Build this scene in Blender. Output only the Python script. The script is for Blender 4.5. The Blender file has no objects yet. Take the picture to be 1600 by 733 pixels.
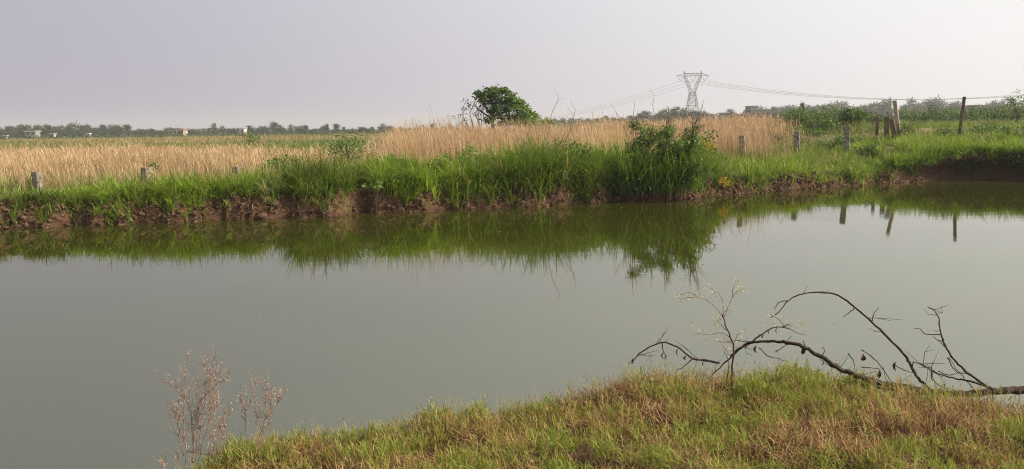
import bpy, math, random
import numpy as np
from mathutils import Vector, Matrix

R = math.radians
rng = np.random.default_rng(7)
random.seed(7)
scene = bpy.context.scene
col = scene.collection

# ------------------------------------------------------------------ camera
CAM_Z = 2.1
F = 1200.0                      # focal length in photo pixels (1600 wide)
PITCH = math.atan(166.5 / F)
ROLL = R(0.86)
fwd = np.array([0, math.cos(PITCH), -math.sin(PITCH)])
up0 = np.array([0, math.sin(PITCH), math.cos(PITCH)])
rt0 = np.array([1.0, 0, 0])
rt = rt0 * math.cos(ROLL) - up0 * math.sin(ROLL)
up = up0 * math.cos(ROLL) + rt0 * math.sin(ROLL)
cam_d = bpy.data.cameras.new("camera")
cam = bpy.data.objects.new("camera", cam_d)
col.objects.link(cam)
m = Matrix.Identity(4)
for i in range(3):
    m[i][0], m[i][1], m[i][2] = rt[i], up[i], -fwd[i]
m[2][3] = CAM_Z
cam.matrix_world = m
cam_d.sensor_width = 36
cam_d.lens = 36 * F / 1600
cam_d.clip_end = 9000
cam_d.clip_start = 0.05
scene.camera = cam

# ------------------------------------------------------------------ sky, sun, exposure
SUN_AZ, SUN_EL = R(98), R(38)   # azimuth clockwise from +Y (the view), to the right
sun_dir = Vector((math.sin(SUN_AZ) * math.cos(SUN_EL), math.cos(SUN_AZ) * math.cos(SUN_EL), math.sin(SUN_EL)))
world = bpy.data.worlds.new("World")
scene.world = world
world.use_nodes = True
wn, wl = world.node_tree.nodes, world.node_tree.links
wn.clear()
sky = wn.new("ShaderNodeTexSky")
sky.sky_type = 'NISHITA'
sky.sun_disc = False
sky.sun_elevation = SUN_EL
sky.sun_rotation = SUN_AZ
sky.altitude = 200
sky.air_density = 1.4
sky.dust_density = 7.0
sky.ozone_density = 1.5
# thick dry-season haze: an even milky veil that brightens towards the sun
geo = wn.new("ShaderNodeTexCoord")
dot = wn.new("ShaderNodeVectorMath"); dot.operation = 'DOT_PRODUCT'
dot.inputs[1].default_value = sun_dir
wl.new(geo.outputs['Generated'], dot.inputs[0])
ramp = wn.new("ShaderNodeMapRange")
ramp.interpolation_type = 'SMOOTHSTEP'
ramp.inputs['From Min'].default_value = -0.62
ramp.inputs['From Max'].default_value = 0.70
wl.new(dot.outputs['Value'], ramp.inputs['Value'])
veil = wn.new("ShaderNodeMix"); veil.data_type = 'RGBA'
veil.inputs[6].default_value = (3.8, 3.6, 4.4, 1)
veil.inputs[7].default_value = (8.9, 8.75, 8.7, 1)
wl.new(ramp.outputs[0], veil.inputs[0])
mixs = wn.new("ShaderNodeMix"); mixs.data_type = 'RGBA'
sep = wn.new("ShaderNodeSeparateXYZ"); wl.new(geo.outputs['Generated'], sep.inputs[0])
thick = wn.new("ShaderNodeMapRange")            # the veil is thickest along the horizon
thick.interpolation_type = 'SMOOTHSTEP'
thick.inputs['From Min'].default_value = 0.22; thick.inputs['From Max'].default_value = 0.8
thick.inputs['To Min'].default_value = 0.92; thick.inputs['To Max'].default_value = 0.30
wl.new(sep.outputs['Z'], thick.inputs['Value']); wl.new(thick.outputs[0], mixs.inputs[0])
wl.new(sky.outputs[0], mixs.inputs[6])
wl.new(veil.outputs[2], mixs.inputs[7])
bg = wn.new("ShaderNodeBackground")
bg.inputs[1].default_value = 0.1
wo = wn.new("ShaderNodeOutputWorld")
wl.new(mixs.outputs[2], bg.inputs[0])
wl.new(bg.outputs[0], wo.inputs[0])

sd = bpy.data.lights.new("sun", 'SUN')
sd.energy = 5.0
sd.angle = R(1.5)
sd.color = (1.0, 0.91, 0.76)
sun = bpy.data.objects.new("sun", sd)
col.objects.link(sun)
sun.rotation_euler = (-sun_dir).to_track_quat('-Z', 'Y').to_euler()
sun.location = (20, -5, 25)
scene.view_settings.view_transform = 'Standard'
scene.view_settings.look = 'None'
scene.view_settings.gamma = 1
scene.view_settings.exposure = 0.28
scene.view_settings.use_curve_mapping = False
scene.cycles.use_denoising = True
scene.cycles.denoising_prefilter = 'NONE'
scene.cycles.filter_width = 1.1
scene.cycles.max_bounces = 8
scene.cycles.volume_bounces = 1
scene.cycles.transparent_max_bounces = 8

# ------------------------------------------------------------------ helpers
def P(px, py, Y):
    """World point at depth Y seen at photo pixel (px, py)."""
    d = fwd + rt * ((px - 800) / F) + up * ((366.5 - py) / F)
    return np.array([0, 0, CAM_Z]) + d * (Y / d[1])

def PZ(px, py, z):
    d = fwd + rt * ((px - 800) / F) + up * ((366.5 - py) / F)
    return np.array([0, 0, CAM_Z]) + d * ((z - CAM_Z) / d[2])

def sstep(a, b, x):
    t = np.clip((np.asarray(x, float) - a) / (b - a), 0, 1)
    return t * t * (3 - 2 * t)

def _hash(ix, iy, seed):
    n = (ix.astype(np.int64) * 374761393 + iy.astype(np.int64) * 668265263 + seed * 1442695041) & 0xFFFFFFFF
    n = ((n ^ (n >> 13)) * 1274126177) & 0xFFFFFFFF
    return ((n ^ (n >> 16)) & 0xFFFF) / 65535.0

def vnoise(x, y, seed=0):
    x = np.asarray(x, float); y = np.asarray(y, float)
    ix, iy = np.floor(x), np.floor(y)
    fx, fy = x - ix, y - iy
    fx = fx * fx * (3 - 2 * fx); fy = fy * fy * (3 - 2 * fy)
    a = _hash(ix, iy, seed); b = _hash(ix + 1, iy, seed)
    c = _hash(ix, iy + 1, seed); d = _hash(ix + 1, iy + 1, seed)
    return (a * (1 - fx) + b * fx) * (1 - fy) + (c * (1 - fx) + d * fx) * fy

def fbm(x, y, seed=0, oct=4):
    s, a, t = 0, 0.5, 0
    for k in range(oct):
        s = s + a * vnoise(np.asarray(x) * 2 ** k, np.asarray(y) * 2 ** k, seed + k * 17)
        t += a; a *= 0.5
    return s / t

class MB:
    """collects vertices and faces for one mesh"""
    def __init__(self):
        self.v = []; self.f = []
    def tube(self, pts, radii, sides=6, cap=True):
        pts = [Vector(p) for p in pts]
        n = len(pts)
        if not hasattr(radii, '__len__'):
            radii = [radii] * n
        base = len(self.v)
        ref = Vector((0.31, 0.17, 0.93)).normalized()
        for i, p in enumerate(pts):
            d = (pts[min(i + 1, n - 1)] - pts[max(i - 1, 0)]).normalized()
            if abs(d.dot(ref)) > 0.97:
                a = d.orthogonal().normalized()
            else:
                a = d.cross(ref).normalized()
            b = d.cross(a)
            for k in range(sides):
                t = 2 * math.pi * k / sides
                self.v.append(tuple(p + (a * math.cos(t) + b * math.sin(t)) * radii[i]))
        for i in range(n - 1):
            for k in range(sides):
                k2 = (k + 1) % sides
                self.f.append((base + i * sides + k, base + i * sides + k2, base + (i + 1) * sides + k2, base + (i + 1) * sides + k))
        if cap:
            self.f.append(tuple(base + k for k in reversed(range(sides))))
            self.f.append(tuple(base + (n - 1) * sides + k for k in range(sides)))
    def box(self, lo, hi):
        b = len(self.v)
        for z in (lo[2], hi[2]):
            for x, y in ((lo[0], lo[1]), (hi[0], lo[1]), (hi[0], hi[1]), (lo[0], hi[1])):
                self.v.append((x, y, z))
        for q in ((3, 2, 1, 0), (4, 5, 6, 7), (0, 1, 5, 4), (1, 2, 6, 5), (2, 3, 7, 6), (3, 0, 4, 7)):
            self.f.append(tuple(b + i for i in q))
    def quad(self, *p):
        b = len(self.v); self.v += [tuple(q) for q in p]; self.f.append(tuple(range(b, b + len(p))))
    def build(self, name, mat, parent=None, smooth=False, origin=None):
        me = bpy.data.meshes.new(name)
        v = self.v
        if origin is not None:
            v = [(a - origin[0], b - origin[1], c - origin[2]) for a, b, c in v]
        me.from_pydata(v, [], self.f)
        me.materials.append(mat)
        if smooth:
            me.polygons.foreach_set("use_smooth", [True] * len(me.polygons))
        o = bpy.data.objects.new(name, me)
        col.objects.link(o)
        if parent is not None:
            o.parent = parent
        return o

def np_mesh(name, V, faces, mat, parent=None, attrs=None, smooth=False):
    """faces: list of int arrays (n,k)."""
    me = bpy.data.meshes.new(name)
    V = np.ascontiguousarray(V, dtype=np.float32)
    me.vertices.add(len(V))
    me.vertices.foreach_set("co", V.ravel())
    loops = np.concatenate([f.ravel() for f in faces]).astype(np.int32)
    counts = np.concatenate([np.full(len(f), f.shape[1]) for f in faces])
    starts = np.concatenate([[0], np.cumsum(counts)[:-1]]).astype(np.int32)
    me.loops.add(len(loops))
    me.loops.foreach_set("vertex_index", loops)
    me.polygons.add(len(counts))
    me.polygons.foreach_set("loop_start", starts)
    if smooth:
        me.polygons.foreach_set("use_smooth", np.ones(len(counts), dtype=bool))
    for k, a in (attrs or {}).items():
        at = me.attributes.new(k, 'FLOAT', 'POINT')
        at.data.foreach_set("value", np.ascontiguousarray(a, dtype=np.float32))
    me.update(calc_edges=True)
    me.materials.append(mat)
    o = bpy.data.objects.new(name, me)
    col.objects.link(o)
    if parent is not None:
        o.parent = parent
    return o

def blade_arrays(root, az, L, W, lean, droop, tint, twist=None, segs=3, tipw=0.0):
    n = len(root)
    root = np.asarray(root, float)
    b = lambda a: np.broadcast_to(np.asarray(a, float), (n,)).copy()
    az, L, W, lean, droop, tint = map(b, (az, L, W, lean, droop, tint))
    if twist is None:
        twist = rng.uniform(-1.1, 1.1, n)
    dx, dy = np.cos(az), np.sin(az)
    wa = az + math.pi / 2 + twist
    wx, wy = np.cos(wa), np.sin(wa)
    p = root.copy()
    rows = []
    for k in range(segs + 1):
        u = k / segs
        w = W * (1 - u ** 2.0) * (0.75 + 0.5 * u) if k < segs else W * tipw
        wv = np.stack([wx * w / 2, wy * w / 2, np.zeros(n)], 1)
        if k < segs:
            rows.append(p - wv); rows.append(p + wv)
        else:
            rows.append(p.copy())
        th = lean + droop * (u + 0.5 / segs)
        p = p + np.stack([dx * np.sin(th), dy * np.sin(th), np.cos(th)], 1) * (L / segs)[:, None]
    nv = 2 * segs + 1
    V = np.stack(rows, 1).reshape(-1, 3)
    base = (np.arange(n) * nv)[:, None]
    quads = []
    for k in range(segs - 1):
        quads.append(base + np.array([[2 * k, 2 * k + 1, 2 * k + 3, 2 * k + 2]]))
    tris = base + np.array([[2 * segs - 2, 2 * segs - 1, 2 * segs]])
    T = np.repeat(tint, nv)
    u = np.tile(np.array([k // 2 / segs for k in range(2 * segs)] + [1.0]), n)
    return V, np.concatenate(quads), tris, T, u

def join_blades(name, parts, mat, parent=None):
    Vs, Qs, Ts, A, U = [], [], [], [], []
    off = 0
    for V, q, t, a, u in parts:
        Vs.append(V); Qs.append(q + off); Ts.append(t + off); A.append(a); U.append(u)
        off += len(V)
    return np_mesh(name, np.concatenate(Vs), [np.concatenate(Qs), np.concatenate(Ts)], mat, parent,
                   {"tint": np.concatenate(A), "along": np.concatenate(U)})

def leaf_arrays(c, size, tint, upbias=0.6, aspect=0.5, fold=0.15):
    """folded diamond leaves centred at c"""
    n = len(c)
    size = np.broadcast_to(np.asarray(size, float), (n,))
    nrm = rng.normal(size=(n, 3)); nrm[:, 2] += upbias * 2
    nrm /= np.linalg.norm(nrm, axis=1)[:, None]
    a = rng.normal(size=(n, 3)); a -= (a * nrm).sum(1)[:, None] * nrm
    a /= np.linalg.norm(a, axis=1)[:, None]
    b = np.cross(nrm, a)
    s = size[:, None]
    v0 = c - a * s * 0.5; v2 = c + a * s * 0.5
    v1 = c + b * s * aspect * 0.5 + nrm * s * fold; v3 = c - b * s * aspect * 0.5 + nrm * s * fold
    V = np.stack([v0, v1, v2, v3], 1).reshape(-1, 3)
    base = (np.arange(n) * 4)[:, None]
    tri = np.concatenate([base + np.array([[0, 1, 2]]), base + np.array([[0, 2, 3]])])
    return V, tri, np.repeat(np.broadcast_to(tint, (n,)), 4)

def empty(name, loc=(0, 0, 0), rz=0.0):
    o = bpy.data.objects.new(name, None)
    o.empty_display_size = 0.2
    col.objects.link(o)
    o.location = [float(q) for q in loc]
    o.rotation_euler = (0, 0, rz)
    return o

def tag(o, label=None, cat=None, group=None, kind=None):
    if label: o["label"] = label
    if cat: o["category"] = cat
    if group: o["group"] = group
    if kind: o["kind"] = kind
    return o

def copy_tree(o, parent=None):
    c = o.copy(); col.objects.link(c); c.parent = parent
    for ch in o.children:
        copy_tree(ch, c)
    return c

# ------------------------------------------------------------------ materials
def new_mat(name):
    mt = bpy.data.materials.new(name); mt.use_nodes = True
    nt = mt.node_tree; nt.nodes.clear()
    return mt, nt.nodes, nt.links

def set_ramp(node, stops):
    cr = node.color_ramp
    while len(cr.elements) > 1:
        cr.elements.remove(cr.elements[-1])
    cr.elements[0].position = stops[0][0]; cr.elements[0].color = (*stops[0][1], 1)
    for p, c in stops[1:]:
        e = cr.elements.new(p); e.color = (*c, 1)

def plant_mat(name, stops, tip=None, tipmix=0.0, trans=0.35, rough=0.6, spec=0.25):
    mt, N, Lk = new_mat(name)
    at = N.new("ShaderNodeAttribute"); at.attribute_name = "tint"
    rp = N.new("ShaderNodeValToRGB"); set_ramp(rp, stops)
    Lk.new(at.outputs['Fac'], rp.inputs[0])
    c = rp.outputs[0]
    if tip is not None:
        al = N.new("ShaderNodeAttribute"); al.attribute_name = "along"
        pw = N.new("ShaderNodeMath"); pw.operation = 'POWER'; pw.inputs[1].default_value = 2.2
        Lk.new(al.outputs['Fac'], pw.inputs[0])
        mu = N.new("ShaderNodeMath"); mu.operation = 'MULTIPLY'; mu.inputs[1].default_value = tipmix
        Lk.new(pw.outputs[0], mu.inputs[0])
        mx = N.new("ShaderNodeMix"); mx.data_type = 'RGBA'
        mx.inputs[7].default_value = (*tip, 1)
        Lk.new(mu.outputs[0], mx.inputs[0]); Lk.new(c, mx.inputs[6])
        c = mx.outputs[2]
    pb = N.new("ShaderNodeBsdfPrincipled")
    pb.inputs['Roughness'].default_value = rough
    pb.inputs['Specular IOR Level'].default_value = spec
    Lk.new(c, pb.inputs['Base Color'])
    out = N.new("ShaderNodeOutputMaterial")
    if trans > 0:
        tr = N.new("ShaderNodeBsdfTranslucent"); Lk.new(c, tr.inputs[0])
        ms = N.new("ShaderNodeMixShader"); ms.inputs[0].default_value = trans
        Lk.new(pb.outputs[0], ms.inputs[1]); Lk.new(tr.outputs[0], ms.inputs[2])
        Lk.new(ms.outputs[0], out.inputs[0])
    else:
        Lk.new(pb.outputs[0], out.inputs[0])
    return mt

def noise_mat(name, stops, scale=5.0, detail=6, rough=0.85, bump=0.0, bscale=None, spec=0.2, stretch=(1, 1, 1)):
    mt, N, Lk = new_mat(name)
    tc = N.new("ShaderNodeTexCoord"); mp = N.new("ShaderNodeMapping")
    mp.inputs['Scale'].default_value = stretch
    Lk.new(tc.outputs['Object'], mp.inputs[0])
    nz = N.new("ShaderNodeTexNoise"); nz.inputs['Scale'].default_value = scale; nz.inputs['Detail'].default_value = detail
    nz.inputs['Roughness'].default_value = 0.65
    Lk.new(mp.outputs[0], nz.inputs['Vector'])
    rp = N.new("ShaderNodeValToRGB"); set_ramp(rp, stops)
    Lk.new(nz.outputs['Fac'], rp.inputs[0])
    pb = N.new("ShaderNodeBsdfPrincipled")
    pb.inputs['Roughness'].default_value = rough
    pb.inputs['Specular IOR Level'].default_value = spec
    Lk.new(rp.outputs[0], pb.inputs['Base Color'])
    if bump:
        n2 = N.new("ShaderNodeTexNoise"); n2.inputs['Scale'].default_value = bscale or scale * 3; n2.inputs['Detail'].default_value = 5
        Lk.new(mp.outputs[0], n2.inputs['Vector'])
        bp = N.new("ShaderNodeBump"); bp.inputs['Strength'].default_value = bump; bp.inputs['Distance'].default_value = 0.03
        Lk.new(n2.outputs['Fac'], bp.inputs['Height']); Lk.new(bp.outputs[0], pb.inputs['Normal'])
    out = N.new("ShaderNodeOutputMaterial"); Lk.new(pb.outputs[0], out.inputs[0])
    return mt

M = {}
M['fore_grass'] = plant_mat("foreground grass", [(0.0, (0.075, 0.034, 0.018)), (0.18, (0.23, 0.108, 0.05)), (0.38, (0.44, 0.25, 0.105)), (0.5, (0.58, 0.41, 0.18)),
                                                 (0.62, (0.33, 0.28, 0.06)), (0.8, (0.19, 0.23, 0.03)), (1.0, (0.27, 0.36, 0.045))],
                            tip=(0.48, 0.36, 0.14), tipmix=0.30, trans=0.4)
M['bank_grass'] = plant_mat("bank grass", [(0.0, (0.34, 0.26, 0.11)), (0.10, (0.26, 0.24, 0.06)), (0.2, (0.055, 0.105, 0.010)), (0.6, (0.13, 0.225, 0.018)), (1.0, (0.27, 0.38, 0.03))],
                            tip=(0.34, 0.36, 0.06), tipmix=0.35, trans=0.42, rough=0.5, spec=0.35)
M['field_grass'] = plant_mat("field grass", [(0.0, (0.38, 0.27, 0.13)), (0.2, (0.25, 0.22, 0.08)), (0.35, (0.12, 0.15, 0.03)), (0.7, (0.14, 0.215, 0.025)), (1.0, (0.25, 0.34, 0.04))],
                             tip=(0.28, 0.28, 0.08), tipmix=0.35, trans=0.4)
M['reed'] = plant_mat("dry reed", [(0.0, (0.15, 0.10, 0.045)), (0.3, (0.34, 0.205, 0.10)), (0.7, (0.51, 0.325, 0.17)), (1.0, (0.66, 0.47, 0.285))],
                      tip=(0.56, 0.42, 0.27), tipmix=0.45, trans=0.3)
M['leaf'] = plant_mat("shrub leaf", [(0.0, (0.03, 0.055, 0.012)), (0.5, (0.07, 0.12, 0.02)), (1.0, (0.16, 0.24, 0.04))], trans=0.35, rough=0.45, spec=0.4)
M['tree_leaf'] = plant_mat("tree leaf", [(0.0, (0.035, 0.07, 0.015)), (0.5, (0.085, 0.155, 0.025)), (1.0, (0.20, 0.32, 0.045))], trans=0.35, rough=0.45, spec=0.4)
M['far_leaf'] = plant_mat("far tree leaf", [(0.0, (0.02, 0.035, 0.014)), (0.5, (0.042, 0.065, 0.022)), (1.0, (0.09, 0.12, 0.035))], trans=0.25)
M['yellow_leaf'] = plant_mat("yellowing leaf", [(0.0, (0.10, 0.15, 0.02)), (0.55, (0.26, 0.28, 0.03)), (1.0, (0.58, 0.44, 0.03))], trans=0.4)
M['orange_leaf'] = plant_mat("orange leaf", [(0.0, (0.20, 0.16, 0.03)), (1.0, (0.60, 0.34, 0.03))], trans=0.4)
M['dry_fleck'] = plant_mat("dry seed fleck", [(0.0, (0.26, 0.15, 0.105)), (0.6, (0.52, 0.38, 0.28)), (1.0, (0.74, 0.64, 0.46))], trans=0.35)
M['green_fleck'] = plant_mat("seed fleck", [(0.0, (0.38, 0.34, 0.14)), (1.0, (0.72, 0.68, 0.42))], trans=0.35)
M['bark'] = noise_mat("bark", [(0.3, (0.05, 0.035, 0.025)), (0.7, (0.14, 0.10, 0.075))], 9, bump=0.5, stretch=(1, 1, 0.3))
M['dead_wood'] = noise_mat("dead branch bark", [(0.3, (0.020, 0.014, 0.012)), (0.55, (0.05, 0.034, 0.027)), (0.75, (0.12, 0.085, 0.065))], 22, bump=0.7, bscale=70)
M['weed_stem'] = noise_mat("dry weed stem", [(0.3, (0.17, 0.095, 0.068)), (0.7, (0.38, 0.25, 0.19))], 20)
M['stalk'] = noise_mat("brown stalk", [(0.3, (0.045, 0.026, 0.018)), (0.7, (0.14, 0.075, 0.045))], 20)
M['pale_stem'] = noise_mat("dry pale stem", [(0.3, (0.20, 0.13, 0.085)), (0.7, (0.36, 0.26, 0.17))], 8)
M['dry_leaf'] = noise_mat("dry hanging leaf", [(0.3, (0.045, 0.024, 0.017)), (0.7, (0.14, 0.065, 0.045))], 60, rough=0.7)
M['concrete'] = noise_mat("weathered concrete post", [(0.28, (0.05, 0.04, 0.033)), (0.42, (0.15, 0.125, 0.10)), (0.55, (0.28, 0.24, 0.20)), (0.62, (0.36, 0.32, 0.27)), (0.75, (0.16, 0.12, 0.09))], 11, bump=0.6, bscale=26)
M['pale_post'] = noise_mat("pale weathered post", [(0.28, (0.13, 0.095, 0.07)), (0.5, (0.36, 0.28, 0.21)), (0.75, (0.52, 0.43, 0.33))], 6, bump=0.5, bscale=24, stretch=(1, 1, 0.3))
M['brown_post'] = noise_mat("brown weathered post", [(0.28, (0.05, 0.032, 0.023)), (0.5, (0.13, 0.088, 0.062)), (0.75, (0.26, 0.195, 0.14))], 6, bump=0.5, bscale=24, stretch=(1, 1, 0.3))
M['steel'] = noise_mat("galvanised steel", [(0.3, (0.17, 0.16, 0.165)), (0.7, (0.26, 0.25, 0.255))], 2, rough=0.6)
M['wire'] = noise_mat("rusty wire", [(0.3, (0.10, 0.08, 0.07)), (0.7, (0.18, 0.14, 0.12))], 10)
M['insulator'] = noise_mat("insulator", [(0.3, (0.16, 0.14, 0.14)), (0.7, (0.25, 0.22, 0.22))], 3)
M['white_wall'] = noise_mat("whitewash", [(0.3, (0.50, 0.48, 0.44)), (0.7, (0.62, 0.60, 0.56))], 1.5)
M['cream_wall'] = noise_mat("cream plaster", [(0.3, (0.46, 0.35, 0.23)), (0.7, (0.56, 0.44, 0.30))], 1.5)
M['brick_wall'] = noise_mat("red brick", [(0.3, (0.34, 0.15, 0.09)), (0.7, (0.46, 0.22, 0.13))], 2)
M['grey_wall'] = noise_mat("bare grey concrete", [(0.3, (0.22, 0.21, 0.20)), (0.7, (0.33, 0.32, 0.30))], 1.2)
M['dark_glass'] = noise_mat("dark opening", [(0.3, (0.03, 0.03, 0.03)), (0.7, (0.05, 0.05, 0.05))], 2, rough=0.3)
M['tin'] = noise_mat("tin roof", [(0.3, (0.42, 0.40, 0.38)), (0.7, (0.60, 0.58, 0.55))], 2, rough=0.5)
M['clod'] = noise_mat("soil clod", [(0.25, (0.035, 0.018, 0.011)), (0.5, (0.10, 0.056, 0.033)), (0.75, (0.19, 0.115, 0.07))], 6, bump=0.6, bscale=40)
M['debris'] = noise_mat("floating flakes", [(0.4, (0.16, 0.13, 0.08)), (0.6, (0.42, 0.38, 0.27))], 3)

def ground_mat(name):
    """bank attribute: 1 = cut earth face, 0 = field"""
    mt, N, Lk = new_mat(name)
    tc = N.new("ShaderNodeTexCoord")
    def noise(scale, detail=6, rough=0.65, sc=(1, 1, 1)):
        mp = N.new("ShaderNodeMapping"); mp.inputs['Scale'].default_value = sc
        Lk.new(tc.outputs['Object'], mp.inputs[0])
        nz = N.new("ShaderNodeTexNoise"); nz.inputs['Scale'].default_value = scale; nz.inputs['Detail'].default_value = detail
        nz.inputs['Roughness'].default_value = rough
        Lk.new(mp.outputs[0], nz.inputs['Vector'])
        return nz.outputs['Fac']
    r1 = N.new("ShaderNodeValToRGB")
    set_ramp(r1, [(0.28, (0.030, 0.015, 0.009)), (0.45, (0.085, 0.045, 0.026)), (0.6, (0.145, 0.082, 0.048)), (0.78, (0.21, 0.13, 0.08))])
    Lk.new(noise(3.5, 8, 0.7), r1.inputs[0])
    r2 = N.new("ShaderNodeValToRGB")
    set_ramp(r2, [(0.30, (0.10, 0.13, 0.035)), (0.46, (0.13, 0.15, 0.045)), (0.55, (0.24, 0.19, 0.085)), (0.7, (0.34, 0.25, 0.13))])
    Lk.new(noise(0.02, 8, 0.6, (0.5, 1.6, 1)), r2.inputs[0])
    at = N.new("ShaderNodeAttribute"); at.attribute_name = "bank"
    mx = N.new("ShaderNodeMix"); mx.data_type = 'RGBA'
    Lk.new(at.outputs['Fac'], mx.inputs[0]); Lk.new(r2.outputs[0], mx.inputs[6]); Lk.new(r1.outputs[0], mx.inputs[7])
    # darker earth: damp foot of the bank, plus painted shade at the undercut corner
    wt = N.new("ShaderNodeAttribute"); wt.attribute_name = "wet_shade"
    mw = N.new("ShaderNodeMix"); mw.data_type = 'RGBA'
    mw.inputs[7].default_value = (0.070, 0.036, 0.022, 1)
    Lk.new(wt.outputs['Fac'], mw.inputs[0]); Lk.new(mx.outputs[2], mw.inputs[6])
    pb = N.new("ShaderNodeBsdfPrincipled"); pb.inputs['Roughness'].default_value = 0.9
    pb.inputs['Specular IOR Level'].default_value = 0.15
    Lk.new(mw.outputs[2], pb.inputs['Base Color'])
    bp = N.new("ShaderNodeBump"); bp.inputs['Strength'].default_value = 0.8; bp.inputs['Distance'].default_value = 0.05
    Lk.new(noise(14, 8, 0.7), bp.inputs['Height']); Lk.new(bp.outputs[0], pb.inputs['Normal'])
    out = N.new("ShaderNodeOutputMaterial"); Lk.new(pb.outputs[0], out.inputs[0])
    return mt
M['ground'] = ground_mat("earth and field")

def water_mat():
    mt, N, Lk = new_mat("murky pond water")
    tc = N.new("ShaderNodeTexCoord")
    def noise(scale, sc, detail=3):
        mp = N.new("ShaderNodeMapping"); mp.inputs['Scale'].default_value = sc
        Lk.new(tc.outputs['Object'], mp.inputs[0])
        nz = N.new("ShaderNodeTexNoise"); nz.inputs['Scale'].default_value = scale; nz.inputs['Detail'].default_value = detail
        Lk.new(mp.outputs[0], nz.inputs['Vector'])
        return nz.outputs['Fac']
    rp = N.new("ShaderNodeValToRGB")
    set_ramp(rp, [(0.35, (0.028, 0.032, 0.004)), (0.65, (0.039, 0.042, 0.007))])
    Lk.new(noise(0.35, (0.6, 1, 1), 5), rp.inputs[0])
    pb = N.new("ShaderNodeBsdfPrincipled")
    Lk.new(rp.outputs[0], pb.inputs['Base Color'])
    pb.inputs['IOR'].default_value = 3.1
    pb.inputs['Specular Tint'].default_value = (0.98, 1.0, 0.86, 1)
    pb.inputs['Specular IOR Level'].default_value = 0.5
    pb.inputs['Roughness'].default_value = 0.02
    b1 = N.new("ShaderNodeBump"); b1.inputs['Strength'].default_value = 0.5; b1.inputs['Distance'].default_value = 0.0016
    Lk.new(noise(1.6, (1, 1.7, 1), 2), b1.inputs['Height'])
    b2 = N.new("ShaderNodeBump"); b2.inputs['Strength'].default_value = 0.35; b2.inputs['Distance'].default_value = 0.0009
    Lk.new(noise(9.0, (1, 1.5, 1), 2), b2.inputs['Height'])
    mk = N.new("ShaderNodeMapRange")                 # breeze touches the surface in patches
    mk.inputs['From Min'].default_value = .45; mk.inputs['From Max'].default_value = .68
    mk.inputs['To Min'].default_value = .12; mk.inputs['To Max'].default_value = 1.0
    Lk.new(noise(0.22, (0.5, 1.4, 1), 3), mk.inputs['Value']); Lk.new(mk.outputs[0], b2.inputs['Strength'])
    Lk.new(b1.outputs[0], b2.inputs['Normal'])
    Lk.new(b2.outputs[0], pb.inputs['Normal'])
    out = N.new("ShaderNodeOutputMaterial"); Lk.new(pb.outputs[0], out.inputs[0])
    return mt
M['water'] = water_mat()

# ------------------------------------------------------------------ far bank shape
bank_px = [(-60, 361), (0, 358), (100, 354), (200, 350), (330, 345), (400, 343), (520, 338), (620, 333), (720, 328), (800, 325), (900, 320), (950, 316), (1030, 314), (1100, 307),
           (1180, 302), (1250, 297), (1330, 291), (1400, 286), (1450, 282), (1490, 279), (1550, 279), (1610, 281)]
bp_ = np.array([PZ(a, b, 0.0) for a, b in bank_px])
bank_x = np.concatenate([[-300, -60], bp_[:, 0], [24, 40, 300]])
bank_y = np.concatenate([[2, 12], bp_[:, 1], [22.5, 13, 0]])

NOTCH = [(float(PZ(a, b, 0)[0]), d, w) for a, b, d, w in ((562, 336, .55, .30), (330, 346, .22, .35), (120, 353, .25, .3), (700, 329, .25, .22), (905, 320, .35, .3), (965, 317, .35, .25), (1215, 300, .25, .3), (1375, 288, .3, .35), (450, 341, .2, .2))]

def bankY(x):
    x = np.asarray(x, float)
    y = np.interp(x, bank_x, bank_y)
    near = np.exp(-(x / 45) ** 2)
    for nx, nd, nw in NOTCH:
        y = y + nd * np.exp(-((x - nx) / nw) ** 2)
    return y + near * (0.35 * (fbm(x * 0.9, x * 0 + 3.3, 5, 3) - 0.5) + 0.22 * (vnoise(x * 3.1, x * 0 + 1.7, 8) - 0.5))

def far_h(x, y, detail=True):
    x = np.asarray(x, float); y = np.asarray(y, float)
    t = y - bankY(x)
    xr = sstep(3, 13, x)
    corner = sstep(14.0, 15.6, x)
    lip = 0.50 - 0.14 * xr + 0.58 * corner + 0.10 * (vnoise(x * 1.3, x * 0 + 9.1, 3) - 0.5)
    rise = (0.18 * sstep(0.5, 4, t) + 0.14 * sstep(3, 12, t)) * (1 - xr)
    rise = rise + xr * (1 - 0.55 * corner) * 0.78 * sstep(0.5, 9, t) + xr * (0.42 * sstep(8, 20, t) + 0.35 * sstep(20, 90, t) + 1.6 * sstep(90, 300, t))
    z = lip + rise
    # cut face
    st = 0.40 - 0.22 * corner
    face = sstep(-0.32, st, t)
    face = 0.55 * face + 0.45 * np.clip((t + 0.30) / (st + 0.30), 0, 1)
    z = -0.32 + (z + 0.32) * face
    if detail:
        inb = sstep(-0.5, -0.1, t) * (1 - sstep(0.35, 0.9, t)) * np.exp(-(x / 60) ** 2)
        rg = np.abs(fbm(x * 3.4, y * 3.0, 21, 3) - 0.5) * 2
        z = z + inb * (0.08 - 0.26 * rg + 0.16 * (fbm(x * 1.1, y * 1.7, 27, 2) - 0.5) + 0.24 * (vnoise(x * 8, y * 10, 25) - 0.5) + 0.20 * (vnoise(x * 17, y * 19, 26) - 0.5))
        z = z + sstep(0.8, 4, t) * 0.16 * (fbm(x * 0.5, y * 0.5, 31, 3) - 0.5)
    return z

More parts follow.
